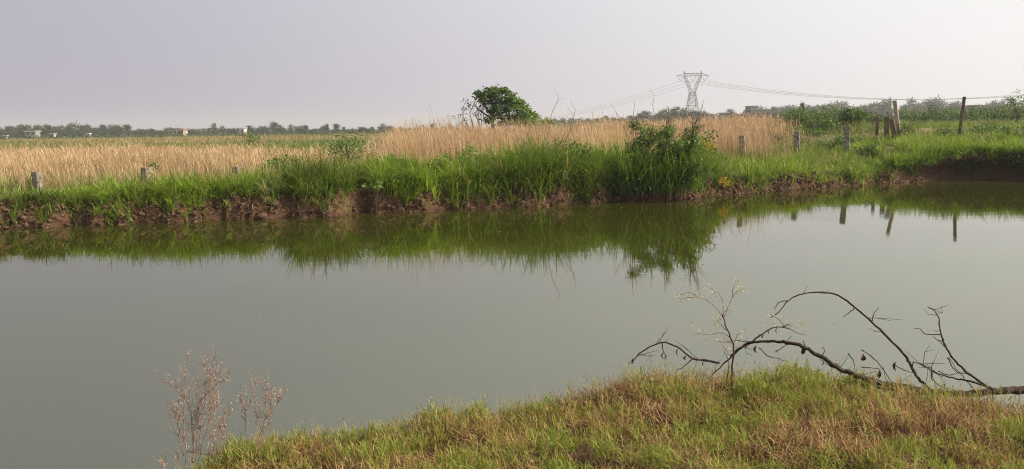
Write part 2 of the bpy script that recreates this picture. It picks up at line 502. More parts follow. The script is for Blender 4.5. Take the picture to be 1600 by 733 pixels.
xs = np.concatenate([-np.geomspace(1500, 24, 34)[:-1], np.arange(-24, 30, 0.05), np.geomspace(30, 1500, 34)])
ts = np.concatenate([[-1.5, -0.9], np.arange(-0.6, 0.8, 0.05), np.arange(0.8, 3, 0.2), np.geomspace(3, 1900, 60)])
X, Tt = np.meshgrid(xs, ts)
Y = bankY(X) + Tt
Z = far_h(X, Y)
nrow, ncol = X.shape
idx = np.arange(nrow * ncol).reshape(nrow, ncol)
Q = np.stack([idx[:-1, :-1], idx[:-1, 1:], idx[1:, 1:], idx[1:, :-1]], -1).reshape(-1, 4)
bank_a = (1 - sstep(0.7, 1.8, Tt)) * (1 - 0.9 * sstep(14.0, 15.4, X) * sstep(.3, .55, Tt))
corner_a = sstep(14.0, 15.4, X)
wet_shade_a = np.maximum((1 - sstep(0.02, 0.16, Z)) * (1 - sstep(0.5, 1.0, Tt)), corner_a * (1 - sstep(0.5, 0.9, Tt)))  # corner term paints the undercut's shade into the earth colour
# at the right hand corner the pond has undercut its bank
Y = Y - 0.75 * corner_a * sstep(0.42, 0.8, Z) * (1 - sstep(0.6, 2.0, Tt))
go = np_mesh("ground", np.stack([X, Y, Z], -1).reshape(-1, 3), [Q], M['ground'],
             attrs={"bank": bank_a.ravel(), "wet_shade": wet_shade_a.ravel() * 0.8})
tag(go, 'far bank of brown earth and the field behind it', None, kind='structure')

# ------------------------------------------------------------------ near bank
edge_px = [(285, 745, .22), (330, 712, .24), (400, 694, .27), (480, 684, .29), (560, 672, .31), (650, 655, .33), (740, 640, .35), (830, 626, .37), (900, 606, .40), (960, 592, .42),
           (1040, 588, .44), (1130, 582, .46), (1250, 585, .47), (1350, 595, .46), (1450, 608, .44), (1540, 622, .42), (1620, 636, .40)]
ep = np.array([PZ(a, b, z + 0.07) for a, b, z in edge_px])
e_x = np.concatenate([[-9, -4, -2.6, -2.05], ep[:, 0], [5.5, 9, 14]])
e_y = np.concatenate([[-7, -1.2, 1.2, 2.7], ep[:, 1], [4.2, 3.9, 3.5]])
e_z = np.concatenate([[.3, .3, .25, .22], [a[2] for a in edge_px], [.4, .4, .4]])

def edgeY(x):
    x = np.asarray(x, float)
    return np.interp(x, e_x, e_y) + 0.10 * (fbm(x * 2.2, x * 0 + 5, 41, 3) - 0.5)

def near_h(x, y):
    x = np.asarray(x, float); y = np.asarray(y, float)
    u = edgeY(x) - y
    crest = np.interp(x, e_x, e_z)
    z = crest + (0.52 - crest) * sstep(0.3, 2.5, u)
    z = z + 0.10 * (fbm(x * 1.7, y * 1.7, 51, 3) - 0.5) + 0.14 * (fbm(x * 4.5, y * 5, 55, 3) - 0.5)
    return z + (-0.75 - crest) * sstep(0.0, 1.05, -u)

xs = np.concatenate([np.linspace(-9, -3.2, 16)[:-1], np.arange(-3.2, 6, 0.055), np.linspace(6, 14, 16)])
ys = np.concatenate([np.linspace(-8, 2.2, 24)[:-1], np.arange(2.2, 7.2, 0.055)])
X, Y = np.meshgrid(xs, ys)
Z = near_h(X, Y)
nrow, ncol = X.shape
idx = np.arange(nrow * ncol).reshape(nrow, ncol)
Q = np.stack([idx[:-1, :-1], idx[:-1, 1:], idx[1:, 1:], idx[1:, :-1]], -1).reshape(-1, 4)
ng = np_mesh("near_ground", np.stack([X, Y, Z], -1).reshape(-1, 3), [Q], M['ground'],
             attrs={"bank": np.full(X.size, 0.9), "wet_shade": np.full(X.size, 0.35)})  # one even darker tone over the whole near bank
tag(ng, 'near bank of the pond under the foreground grass', None, kind='structure')

# ------------------------------------------------------------------ water
wm = MB()
wm.quad((-320, -60, 0), (320, -60, 0), (320, 45, 0), (-320, 45, 0))
tag(wm.build("water", M['water']), 'murky green still pond water', None, kind='structure')

# ------------------------------------------------------------------ bank soil: clods, roots, dead stalks
def clods():
    n = 9000
    x = rng.uniform(-20, 15, n)
    t = rng.uniform(-0.28, 0.5, n)
    y = bankY(x) + t
    z = far_h(x, y)
    s = rng.gamma(1.5, 0.011, n) + 0.008
    keep = z > -0.03
    x, y, z, s = x[keep], y[keep], z[keep], s[keep]
    ico_v = np.array([(0, 0, 1), (.89, 0, .45), (.28, .85, .45), (-.72, .53, .45), (-.72, -.53, .45), (.28, -.85, .45),
                      (.72, .53, -.45), (-.28, .85, -.45), (-.89, 0, -.45), (-.28, -.85, -.45), (.72, -.53, -.45), (0, 0, -1)])
    ico_f = np.array([(0, 1, 2), (0, 2, 3), (0, 3, 4), (0, 4, 5), (0, 5, 1), (1, 6, 2), (2, 7, 3), (3, 8, 4), (4, 9, 5), (5, 10, 1),
                      (6, 7, 2), (7, 8, 3), (8, 9, 4), (9, 10, 5), (10, 6, 1), (11, 7, 6), (11, 8, 7), (11, 9, 8), (11, 10, 9), (11, 6, 10)])
    n = len(x)
    jit = rng.uniform(0.4, 1.6, (n, 12, 1))
    sc = rng.uniform(0.5, 1.7, (n, 1, 3)) * np.array([1.2, 1, 0.8])
    V = np.stack([x, y, z], 1)[:, None, :] + ico_v[None] * jit * sc * s[:, None, None]
    Fc = (np.arange(n) * 12)[:, None, None] + ico_f[None]
    o = np_mesh("soil_clods", V.reshape(-1, 3), [Fc.reshape(-1, 3)], M['clod'])
    tag(o, 'brown crumbling soil clods along the foot of the far bank', 'soil', kind='stuff')
clods()

def roots():
    n = 9500
    x = rng.uniform(-20, 23, n)
    t = rng.uniform(-0.05, 0.65, n)
    y = bankY(x) + t
    z = far_h(x, y) + 0.01
    az = rng.normal(-math.pi / 2, 0.9, n)
    parts = [blade_arrays(np.stack([x, y, z], 1), az, rng.uniform(0.12, 0.42, n), rng.uniform(0.008, 0.022, n), rng.uniform(0.5, 1.3, n), rng.uniform(0.5, 1.7, n),
                          rng.choice([0.0, 0.04, 0.08], n) + rng.uniform(0, 0.03, n))]
    mt = plant_mat("dead root", [(0.0, (0.13, 0.075, 0.045)), (0.05, (0.26, 0.17, 0.10)), (0.11, (0.46, 0.35, 0.21))], trans=0.1)
    o = join_blades("hanging_roots", parts, mt)
    tag(o, 'dead roots and straw hanging over the cut earth bank', 'roots', kind='stuff')
roots()

# ------------------------------------------------------------------ far bank grass (tussocks)
def gh(x):       # blade length along the bank, by world x
    return np.interp(x, [-20, -12, -8.5, -6.5, -4, -1.5, 1, 3.6, 5.2, 6.4, 8, 11, 14, 17, 23], [.40, .44, .56, .74, .92, 1.08, 1.16, 1.16, 1.08, .78, .56, .50, .48, .56, .55])

bush_x = float(PZ(1040, 316, 0)[0])
def bank_grass():
    parts = []
    nt = 5200
    cx = rng.uniform(-20, 23, nt)
    ct = 0.30 + rng.gamma(1.2, 0.6, nt)
    ct = np.where(cx > 6, 0.12 + rng.uniform(0, 1, nt) ** 1.4 * 7, ct)
    ct = np.where((cx < 6) & (rng.uniform(0, 1, nt) < 0.05), rng.uniform(0, .3, nt), ct)
    ct = np.minimum(ct, np.interp(cx, [-20, -6, 0, 6, 8], [2.4, 2.8, 3.2, 3.4, 9]))
    pat = fbm(cx * 0.55, ct * 0.6, 61, 3)
    gap = (vnoise(cx * 1.9, ct * 1.5, 66) < 0.2) & (ct > 0.4)
    gap |= (np.abs(cx - NOTCH[0][0]) < .3) & (ct < 1.0)
    gap |= (np.abs(cx - bush_x) < 1.0) & (ct < 1.1)
    per = 15
    keep = ~gap
    cx, ct, pat = cx[keep], ct[keep], pat[keep]
    nt = len(cx)
    tl = gh(cx) * (0.42 + 0.9 * fbm(cx * 0.8, ct * 1.1, 63, 3)) * rng.uniform(0.6, 1.35, nt) * 1.05
    tl *= np.where(ct < 0.5, 0.8, 1.0)
    caz = rng.uniform(0, 2 * math.pi, nt)
    ctint = np.clip(0.18 + 0.75 * (pat - 0.22) / 0.56 + rng.normal(0, 0.20, nt), 0.2, 1)
    ctint = np.where(cx > 6.4, np.clip(ctint + 0.12, 0.2, 1), ctint)
    dry = (rng.uniform(0, 1, nt) < np.interp(cx, [-14, -8, -4, 5, 8, 12, 20], [0.20, .12, .03, .03, .07, .12, .10]))
    ctint = np.where(dry, rng.uniform(0.0, 0.12, nt), ctint)
    k = np.repeat(np.arange(nt), per)
    n = len(k)
    az = rng.uniform(0, 2 * math.pi, n)
    rr = np.abs(rng.normal(0, 0.065, n))
    x = cx[k] + np.cos(az) * rr; t = ct[k] + np.sin(az) * rr
    y = bankY(x) + t
    z = far_h(x, y) - 0.02
    y = y - 0.75 * sstep(14.0, 15.4, x) * sstep(0.42, 0.8, z) * (1 - sstep(0.6, 2.0, t))
    front = (ct[k] < 0.75)
    az = np.where(front & (rng.uniform(0, 1, n) < 0.55), rng.normal(-math.pi / 2, 0.7, n), az)
    L = tl[k] * rng.uniform(0.6, 1.15, n)
    droop = rng.uniform(0.1, 1.4, n) + np.where(front, rng.uniform(0, 1.1, n), 0)
    parts.append(blade_arrays(np.stack([x, y, z], 1), az, L, rng.uniform(0.017, 0.042, n), np.abs(rng.normal(0.15, 0.20, n)), droop,
                              np.clip(ctint[k] + rng.normal(0, 0.07, n), 0, 1), segs=4))
    m = 6500                       # thick fringe hanging over the undercut corner
    x = rng.uniform(13.4, 23, m); t = rng.uniform(.16, 1.1, m); y = bankY(x) + t; z = far_h(x, y)
    z = np.maximum(z, .62)
    y = y - 0.75 * sstep(14.0, 15.4, x) * (1 - sstep(0.6, 2.0, t)) - .05
    parts.append(blade_arrays(np.stack([x, y, z - .04], 1), rng.normal(-1.75, .8, m), rng.uniform(.22, .75, m), rng.uniform(.018, .04, m), np.abs(rng.normal(.4, .3, m)), rng.uniform(.4, 2.0, m),
                              np.clip(rng.normal(.6, .22, m), .15, 1), segs=4))
    o = join_blades("bank_grass", parts, M['bank_grass'])
    tag(o, 'tall bright green grass hanging over the far bank', 'grass', kind='stuff')
bank_grass()

# ------------------------------------------------------------------ right hand meadow and far field grass
def meadow():
    parts = []
    # right slope and meadow
    nt = 6500
    d = np.exp(rng.uniform(math.log(24), math.log(150), nt))
    ang = rng.uniform(0.10, 0.95, nt)
    x = d * ang; y = d
    t = y - bankY(x)
    keep = (t > 0.5) & (x > 6) & ~((x < 0.365 * y + 0.3) & (t > 6.5))
    x, y, d = x[keep], y[keep], d[keep]
    per = 11
    nt = len(x)
    pat = fbm(x * 0.16, y * 0.16, 71, 4)
    ct = np.clip(0.4 + 1.7 * (pat - 0.42) + rng.normal(0, 0.12, nt), 0.05, 1)
    h = np.interp(d, [24, 34, 60, 150], [.34, .30, .32, .38]) * (0.6 + 0.9 * fbm(x * 0.3, y * 0.3, 75, 3))
    k = np.repeat(np.arange(nt), per); n = len(k)
    sp = 0.005 * d[k]
    xx = x[k] + rng.normal(0, 1, n) * sp; yy = y[k] + rng.normal(0, 1, n) * sp * 1.4
    z = far_h(xx, yy) - 0.03
    parts.append(blade_arrays(np.stack([xx, yy, z], 1), rng.uniform(0, 2 * math.pi, n), h[k] * rng.uniform(0.5, 1.2, n),
                              0.00062 * d[k] * rng.uniform(0.7, 1.3, n), np.abs(rng.normal(0.15, 0.2, n)), rng.uniform(0.1, 1.0, n),
                              np.clip(ct[k] + rng.normal(0, 0.08, n), 0, 1)))
    o = join_blades("meadow_grass", parts, M['field_grass'])
    tag(o, 'short green meadow grass rising behind the right bank', 'grass', kind='stuff')
    # far flat field left
    nt = 9000
    d = np.exp(rng.uniform(math.log(40), math.log(330), nt))
    x = d * rng.uniform(-0.95, 0.5, nt); y = d
    keep = (y - bankY(x)) > 12
    x, y, d = x[keep], y[keep], d[keep]; nt = len(x)
    pat = fbm(x * 0.018, y * 0.05, 81, 4)
    ct = np.clip(0.17 + 2.8 * (pat - 0.52) + 0.06 * sstep(60, 150, d) + rng.normal(0, 0.1, nt), 0.02, 0.5)
    per = 7
    k = np.repeat(np.arange(nt), per); n = len(k)
    xx = x[k] + rng.normal(0, 0.006, n) * d[k]; yy = y[k] + rng.normal(0, 0.01, n) * d[k]
    z = far_h(xx, yy, False) - 0.05
    L = (0.25 + 0.45 * fbm(x * 0.03, y * 0.09, 85, 3))[k] * rng.uniform(0.5, 1.3, n)
    parts = [blade_arrays(np.stack([xx, yy, z], 1), rng.uniform(0, 2 * math.pi, n), L, 0.0008 * d[k] * rng.uniform(0.7, 1.4, n),
                          np.abs(rng.normal(0.1, 0.15, n)), rng.uniform(0.1, 0.9, n), np.clip(ct[k] + rng.normal(0, 0.06, n), 0, 1))]
    o = join_blades("field_grass", parts, M['field_grass'])
    tag(o, 'green and straw coloured crop strips between reeds and far trees', 'grass', kind='stuff')
meadow()

# ------------------------------------------------------------------ dry reeds
def reeds():
    parts = []
    nt = 15000
    y = rng.uniform(19, 62, nt) ** 1.0
    ang = rng.uniform(-0.95, 0.40, nt)
    x = ang * y
    t = y - bankY(x)
    px = 800 + 1200 * x / y
    tall = sstep(555, 660, px + 14 * rng.normal(size=nt))
    keep = (t > np.interp(x, [-20, -8, 0, 8], [3.2, 3.4, 3.0, 3.6]) + rng.normal(0, 0.5, nt))
    keep &= x < 0.357 * y + 0.5 * rng.normal(size=nt)
    keep &= y < np.where(tall > 0.5, 58, 34 + 22 * vnoise(x * 0.12, y * 0 + 2, 7) ** 1.5)
    dens = np.where(tall > 0.5, 1.0, 0.95 - 0.35 * sstep(0.55, 0.7, fbm(x * 0.3, y * 0.3, 91, 3)))
    keep &= rng.uniform(0, 1, nt) < dens
    x, y, tall = x[keep], y[keep], tall[keep]
    nt = len(x)
    hcl = 0.5 + 1.0 * fbm(x * 0.45, y * 0.35, 95, 3)
    H = (0.60 * (1 - tall) + 1.5 * tall) * hcl
    edge = sstep(0.36, 0.31, x / y)
    H = H * np.where(x > 0, 0.72 + 0.28 * edge, 1) * (1 - 0.30 * sstep(0.08, 0.26, x / y))
    ctint = np.clip(0.02 + 1.05 * fbm(x * 0.5, y * 0.4, 97, 3) + rng.normal(0, 0.16, nt), 0, 1)
    per = 6
    k = np.repeat(np.arange(nt), per); n = len(k)
    xx = x[k] + rng.normal(0, 0.12, n); yy = y[k] + rng.normal(0, 0.12, n)
    z = far_h(xx, yy) - 0.03
    root = np.stack([xx, yy, z], 1)
    az = rng.normal(math.pi * 0.95, 1.2, n)
    L = H[k] * np.clip(rng.normal(0.86, 0.17, n), .4, 1.35)
    w = 0.0007 * yy * rng.uniform(0.35, 0.95, n)
    lean = np.abs(rng.normal(0.05, 0.10, n)); dr = rng.uniform(0.0, 0.45, n)
    tint = np.clip(ctint[k] + rng.normal(0, 0.10, n), 0, 1)
    parts.append(blade_arrays(root, az, L, w, lean, dr, tint, tipw=0))
    # leaves low on the stems
    kk = rng.choice(n, 26000)
    m = len(kk)
    r2 = root[kk].copy(); r2[:, 2] += L[kk] * rng.uniform(0.05, 0.6, m)
    parts.append(blade_arrays(r2, rng.uniform(0, 2 * math.pi, m), rng.uniform(0.2, 0.5, m), w[kk] * 0.9, rng.uniform(0.15, 0.7, m), rng.uniform(0.3, 1.4, m),
                              np.clip(tint[kk] - 0.12, 0, 1)))
    # plumes
    kk = rng.choice(n, 11000, replace=False)
    m = len(kk)
    top = root[kk].copy()
    th = lean[kk] + dr[kk] * 0.5
    top[:, 0] += np.cos(az[kk]) * np.sin(th) * L[kk] * 0.86
    top[:, 1] += np.sin(az[kk]) * np.sin(th) * L[kk] * 0.86
    top[:, 2] += np.cos(th) * L[kk] * 0.86
    parts.append(blade_arrays(top, az[kk], rng.uniform(0.12, 0.30, m), w[kk] * 1.5, lean[kk] + 0.05, rng.uniform(0.2, 0.8, m), np.clip(tint[kk] + 0.25, 0, 1)))
    o = join_blades("dry_reeds", parts, M['reed'])
    m = 9000
    gx = rng.uniform(-20, 13, m); gt = 2.2 + rng.gamma(1.4, 1.5, m); gy = bankY(gx) + gt
    kp = (fbm(gx * .6, gt * .5, 141, 3) > .5) & (gt < 9)
    gx, gy = gx[kp], gy[kp]; m = len(gx)
    o2 = join_blades("reed_undergrowth", [blade_arrays(np.stack([gx, gy, far_h(gx, gy) - .02], 1), rng.uniform(0, 6.28, m), rng.uniform(.25, .75, m), rng.uniform(.012, .03, m), np.abs(rng.normal(.1, .2, m)), rng.uniform(.1, 1.1, m),
                     np.clip(rng.normal(.35, .25, m), 0, .9))], M['field_grass'])
    tag(o2, 'green and olive blades growing among the foot of the reeds', 'grass', kind='stuff')
    tag(o, 'golden dry reed field behind the green bank', 'reeds', kind='stuff')
reeds()

# ------------------------------------------------------------------ shrubs, weeds, trees
def foliage(name, centers, per, spread, size, mat, parent, base_tint=None, upbias=0.5, aspect=0.55):
    c = np.repeat(np.asarray(centers, float), per, axis=0)
    n = len(c)
    sp = np.repeat(np.broadcast_to(spread, (len(centers),)), per)
    c = c + rng.normal(size=(n, 3)) * sp[:, None] * np.array([1, 1, 0.72])
    if base_tint is None:
        bt = rng.uniform(0.1, 0.8, len(centers))
    else:
        bt = base_tint
    t = np.clip(np.repeat(bt, per) + rng.normal(0, 0.14, n), 0, 1)
    V, tri, T = leaf_arrays(c, size * rng.uniform(0.6, 1.35, n), t, upbias, aspect)
    return np_mesh(name, V, [tri], mat, parent, {"tint": T, "along": np.zeros(len(T))})

def shrub(name, label, cat, loc, w, h, nclump, per, leaf, mat, group=None, stems=5, stem_r=0.02, up_frac=0.35, stem_mat='bark', depth=None, extra_h=0.0, shape=1.0, sub=0.09):
    """shrub standing at loc with clumped foliage and several stems"""
    root = empty(name, loc)
    tag(root, label, cat, group)
    depth = depth or w
    cs = []
    while len(cs) < nclump:
        p = rng.uniform(-1, 1, 3)
        r = math.sqrt(p[0] ** 2 + p[1] ** 2 + p[2] ** 2)
        if 0.25 < r < 1:
            hz = up_frac * h + (1 - up_frac) * h * (p[2] * 0.5 + 0.5)
            f = 1.0 if shape == 1.0 else (1 - (1 - shape) * (p[2] * 0.5 + 0.5))
            cs.append((p[0] * w / 2 * f, p[1] * depth / 2 * f, hz * (0.85 + 0.3 * rng.uniform())))
    cs = np.array(cs)
    for s in range(stems):
        tgt = cs[rng.integers(len(cs))]
        mb = MB()
        b = np.array([rng.normal(0, 0.05 * w), rng.normal(0, 0.05 * w), -0.08])
        mid = b * 0.4 + tgt * 0.55 + np.array([0, 0, 0.08 * h]) + rng.normal(0, 0.03 * w, 3)
        top = tgt + np.array([0, 0, extra_h * h * rng.uniform(0.3, 1)]) + rng.normal(0, 0.04 * w, 3)
        mb.tube([b, mid, top], [stem_r, stem_r * 0.7, stem_r * 0.25], 5)
        mb.build("stem", M[stem_mat], root)
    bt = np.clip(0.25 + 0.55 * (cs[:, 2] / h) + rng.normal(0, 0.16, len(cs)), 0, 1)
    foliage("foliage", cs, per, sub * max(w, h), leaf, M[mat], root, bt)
    return root

def ground_at(x, y):
    return float(far_h(np.array([x]), np.array([y]))[0])

def on_ground(px, Y):
    x = P(px, 300, Y)[0]
    return (x, Y, ground_at(x, Y))

# the big dark bush leaning over the water
bx, by = PZ(1040, 316, 0)[:2]
bushz = 0.15
root = empty("bank_bush", (bx, by + 0.45, bushz))
tag(root, 'large dark tangled bush with bare stems leaning over the water', 'bush')
def bush_part():
    cs, bt = [], []
    for _ in range(130):
        a = rng.uniform(-1, 1); b = rng.uniform(-1, 1); c = rng.uniform(0, 1)
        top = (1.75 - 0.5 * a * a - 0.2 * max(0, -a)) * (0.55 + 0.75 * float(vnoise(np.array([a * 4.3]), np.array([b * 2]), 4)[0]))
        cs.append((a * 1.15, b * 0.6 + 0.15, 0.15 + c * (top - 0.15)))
        bt.append(0.02 + 0.98 * c ** 1.7 + rng.normal(0, 0.13))  # shaded bottom and sunlit top of the bush painted into leaf tint
    for k in range(16):                 # bare stems standing above
        a = rng.uniform(-0.95, 1.0); mb = MB()
        h = rng.uniform(1.9, 2.65); ln = rng.normal(0.0, 0.22)
        pts = [(a * 0.7, 0.2 + rng.normal(0, .15), -0.1), (a * 0.95, 0.2, h * 0.45), (a + ln * 0.5, 0.2 + rng.normal(0, .1), h * 0.8), (a + ln, 0.2, h)]
        mb.tube(pts, [.022, .018, .011, .005], 5)
        for q in range(5):              # leafy shoots up the stem
            u_ = rng.uniform(.35, .8); cs.append((a * .9 + ln * .4 * u_ + rng.normal(0, .06), .2, h * u_ * .95)); bt.append(.55 + .4 * u_ + rng.normal(0, .15))
        p = np.array(pts[2])
        for q in range(3):
            e = p + np.array([rng.normal(0, .18), rng.normal(0, .1), rng.uniform(.1, .4)])
            mb.tube([p, (p + e) / 2 + rng.normal(0, .03, 3), e], [.008, .006, .003], 4)
        mb.build("stem", M['pale_stem'] if k % 3 else M['bark'], root)
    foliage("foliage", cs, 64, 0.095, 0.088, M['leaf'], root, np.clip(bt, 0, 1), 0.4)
    # strap-like grass inside the bush
    n = 1300
    x = rng.uniform(-1.3, 1.15, n); y = rng.uniform(-0.45, 0.5, n)
    rt_ = np.stack([x, y, rng.uniform(0.0, 0.8, n)], 1)
    o = join_blades("grass_blades", [blade_arrays(rt_, rng.normal(-1.57, 1.5, n), rng.uniform(.4, 1.05, n), rng.uniform(.016, .034, n), np.abs(rng.normal(.2, .25, n)), rng.uniform(.3, 1.7, n),
                                                  np.clip(rng.normal(.45, .2, n), .2, 1), segs=4)], M['bank_grass'], root)
    o["kind"] = "stuff"
bush_part()

shrub("yellow_weed", 'weed with yellowing leaves beside the dark bank bush', 'weed', on_ground(1096, 23.7), 0.8, 1.12, 18, 30, 0.09, 'yellow_leaf', stems=4, stem_r=0.009, stem_mat='pale_stem', sub=0.11)
shrub("orange_weed", 'small orange leaved weed low on the bank near the water', 'weed', (*PZ(1131, 301, 0.12)[:2], 0.20), 0.34, 0.34, 7, 12, 0.065, 'orange_leaf', stems=3, stem_r=0.007, sub=0.12)
shrub("leafy_sapling", 'narrow dark sapling standing right of the yellow weed', 'sapling', on_ground(1108, 24.6), 0.42, 1.35, 12, 26, 0.10, 'leaf', stems=2, stem_r=0.012, sub=0.10)
shrub("leafy_weed", 'dull green weed rising into the reeds left of center', 'weed', on_ground(550, 23.8), 1.5, 1.1, 44, 22, 0.085, 'leaf', stems=12, stem_r=0.009, stem_mat='pale_stem', sub=0.10, extra_h=.3)
shrub("leafy_weed", 'low spiky weed at reed edge left of the taller weed', 'weed', on_ground(440, 23.2), 1.3, 0.62, 30, 26, 0.09, 'leaf', stems=6, stem_r=0.008, stem_mat='pale_stem', sub=0.09)
shrub("leafy_weed", 'broad leafy weed growing through tall grass before the reeds', 'weed', on_ground(872, 22.6), 2.4, 1.0, 60, 34, 0.10, 'leaf', stems=6, stem_r=0.009, stem_mat='pale_stem', sub=0.07)
shrub("leafy_weed", 'pale leafed weed hanging at the dark hollow in bank', 'weed', (*PZ(587, 318, 0.35)[:2], 0.42), 0.5, 0.5, 9, 18, 0.085, 'leaf', stems=3, stem_r=0.006, sub=0.11)
shrub("leafy_weed", 'thin dark weed beside the concrete post stub among reeds', 'weed', on_ground(242, 22.6), 0.36, 0.62, 6, 14, 0.075, 'leaf', stems=2, stem_r=0.007, sub=0.12)
shrub("leafy_weed", 'bright green sprout poking above far reed edge at left', 'weed', on_ground(398, 42), 0.7, 1.45, 8, 22, 0.12, 'tree_leaf', stems=2, stem_r=0.02, sub=0.10)

for px, dy, w, h in ((640, 1.6, .8, .75), (690, 1.2, .7, .8), (735, 2.0, .9, .95), (770, 1.3, .8, .8), (815, 1.0, 1.0, .85), (850, .8, .8, .6), (900, 1.0, 1.0, .85), (935, 1.5, .9, .9), (960, .7, .7, .55), (600, 1.8, .8, .8), (840, 1.7, 1.1, 1.0), (500, 1.5, .7, .55)):
    xw = PZ(px, 325, 0)[0]; yw = float(bankY(np.array([xw]))[0]) + dy
    shrub("leafy_weed", 'small leafy weed growing among the tall grass of far bank', 'weed', (xw, yw, ground_at(xw, yw)), w, h, 22, 26, 0.085, 'tree_leaf', 'leafy weeds in the bank grass', stems=3, stem_r=0.007, stem_mat='pale_stem', sub=0.1)
gm = np.random.default_rng(77)
for k in range(26):
    px = gm.uniform(1180, 1640); Yd = gm.uniform(27.5, 46)
    xw = P(px, 250, Yd)[0]
    if Yd - float(bankY(np.array([xw]))[0]) < 1.0: continue
    shrub("rough_weed", 'rough weed clump scattered over the right hand meadow', 'weed', (xw, Yd, ground_at(xw, Yd)), gm.uniform(.6, 1.5), gm.uniform(.25, .55), 14, 24, 0.085, 'tree_leaf' if k % 3 else 'leaf', 'rough weeds on the meadow', stems=2, stem_r=0.006, stem_mat='pale_stem', up_frac=.1, sub=0.11)
for px, lab in ((1500, 'leftmost dark shrub drooping over the shaded corner of the bank'), (1545, 'middle dark shrub drooping over the shaded corner of the bank'), (1590, 'rightmost dark shrub drooping over the shaded corner of the bank')):
    xw = PZ(px, 280, 0)[0]; yw = float(bankY(np.array([xw]))[0]) - .25
    shrub("corner_shrub", lab, 'shrub', (xw, yw, .35), 1.5, .75, 26, 34, 0.09, 'leaf', stems=4, stem_r=0.008, up_frac=.0, sub=0.10, depth=.7)
# bare dead stems in front of the reeds
for pts, Yd, lab in ([[(855, 215), (858, 195), (862, 178), (870, 160), (873, 152)], 22.8, 'tallest bare bent stem rising above the reeds'],
                     [[(888, 213), (892, 196), (897, 182), (899, 171)], 22.8, 'shorter straight bare stem right of the tall bent one'],
                     [[(985, 222), (975, 200), (962, 175), (975, 190)], 24.0, 'bare forked stem left of the dark bank bush'],
                     [[(1022, 210), (1024, 190), (1020, 165), (1022, 150)], 24.5, 'bare stem standing above the dark bank bush']):
    w = [P(a, b, Yd) for a, b in pts]
    g = np.array([w[0][0], Yd, ground_at(w[0][0], Yd) - 0.05])
    root = empty("bare_stem", g); tag(root, lab, 'dead stem', 'bare stems before the reeds')
    mb = MB(); mb.tube([np.zeros(3)] + [p - g for p in w], np.linspace(0.013, 0.005, len(w) + 1), 5)
    stem_o = mb.build("stem", M['weed_stem'], root)
    for q in range(4):
        p = w[1 + q % (len(w) - 1)] - g
        e = p + np.array([rng.normal(0, .16), rng.normal(0, .1), rng.uniform(.05, .3)])
        mb = MB(); mb.tube([p, (p + e) / 2 + rng.normal(0, .02, 3), e], [.005, .004, .0025], 4); mb.build("twig", M['weed_stem'], stem_o)

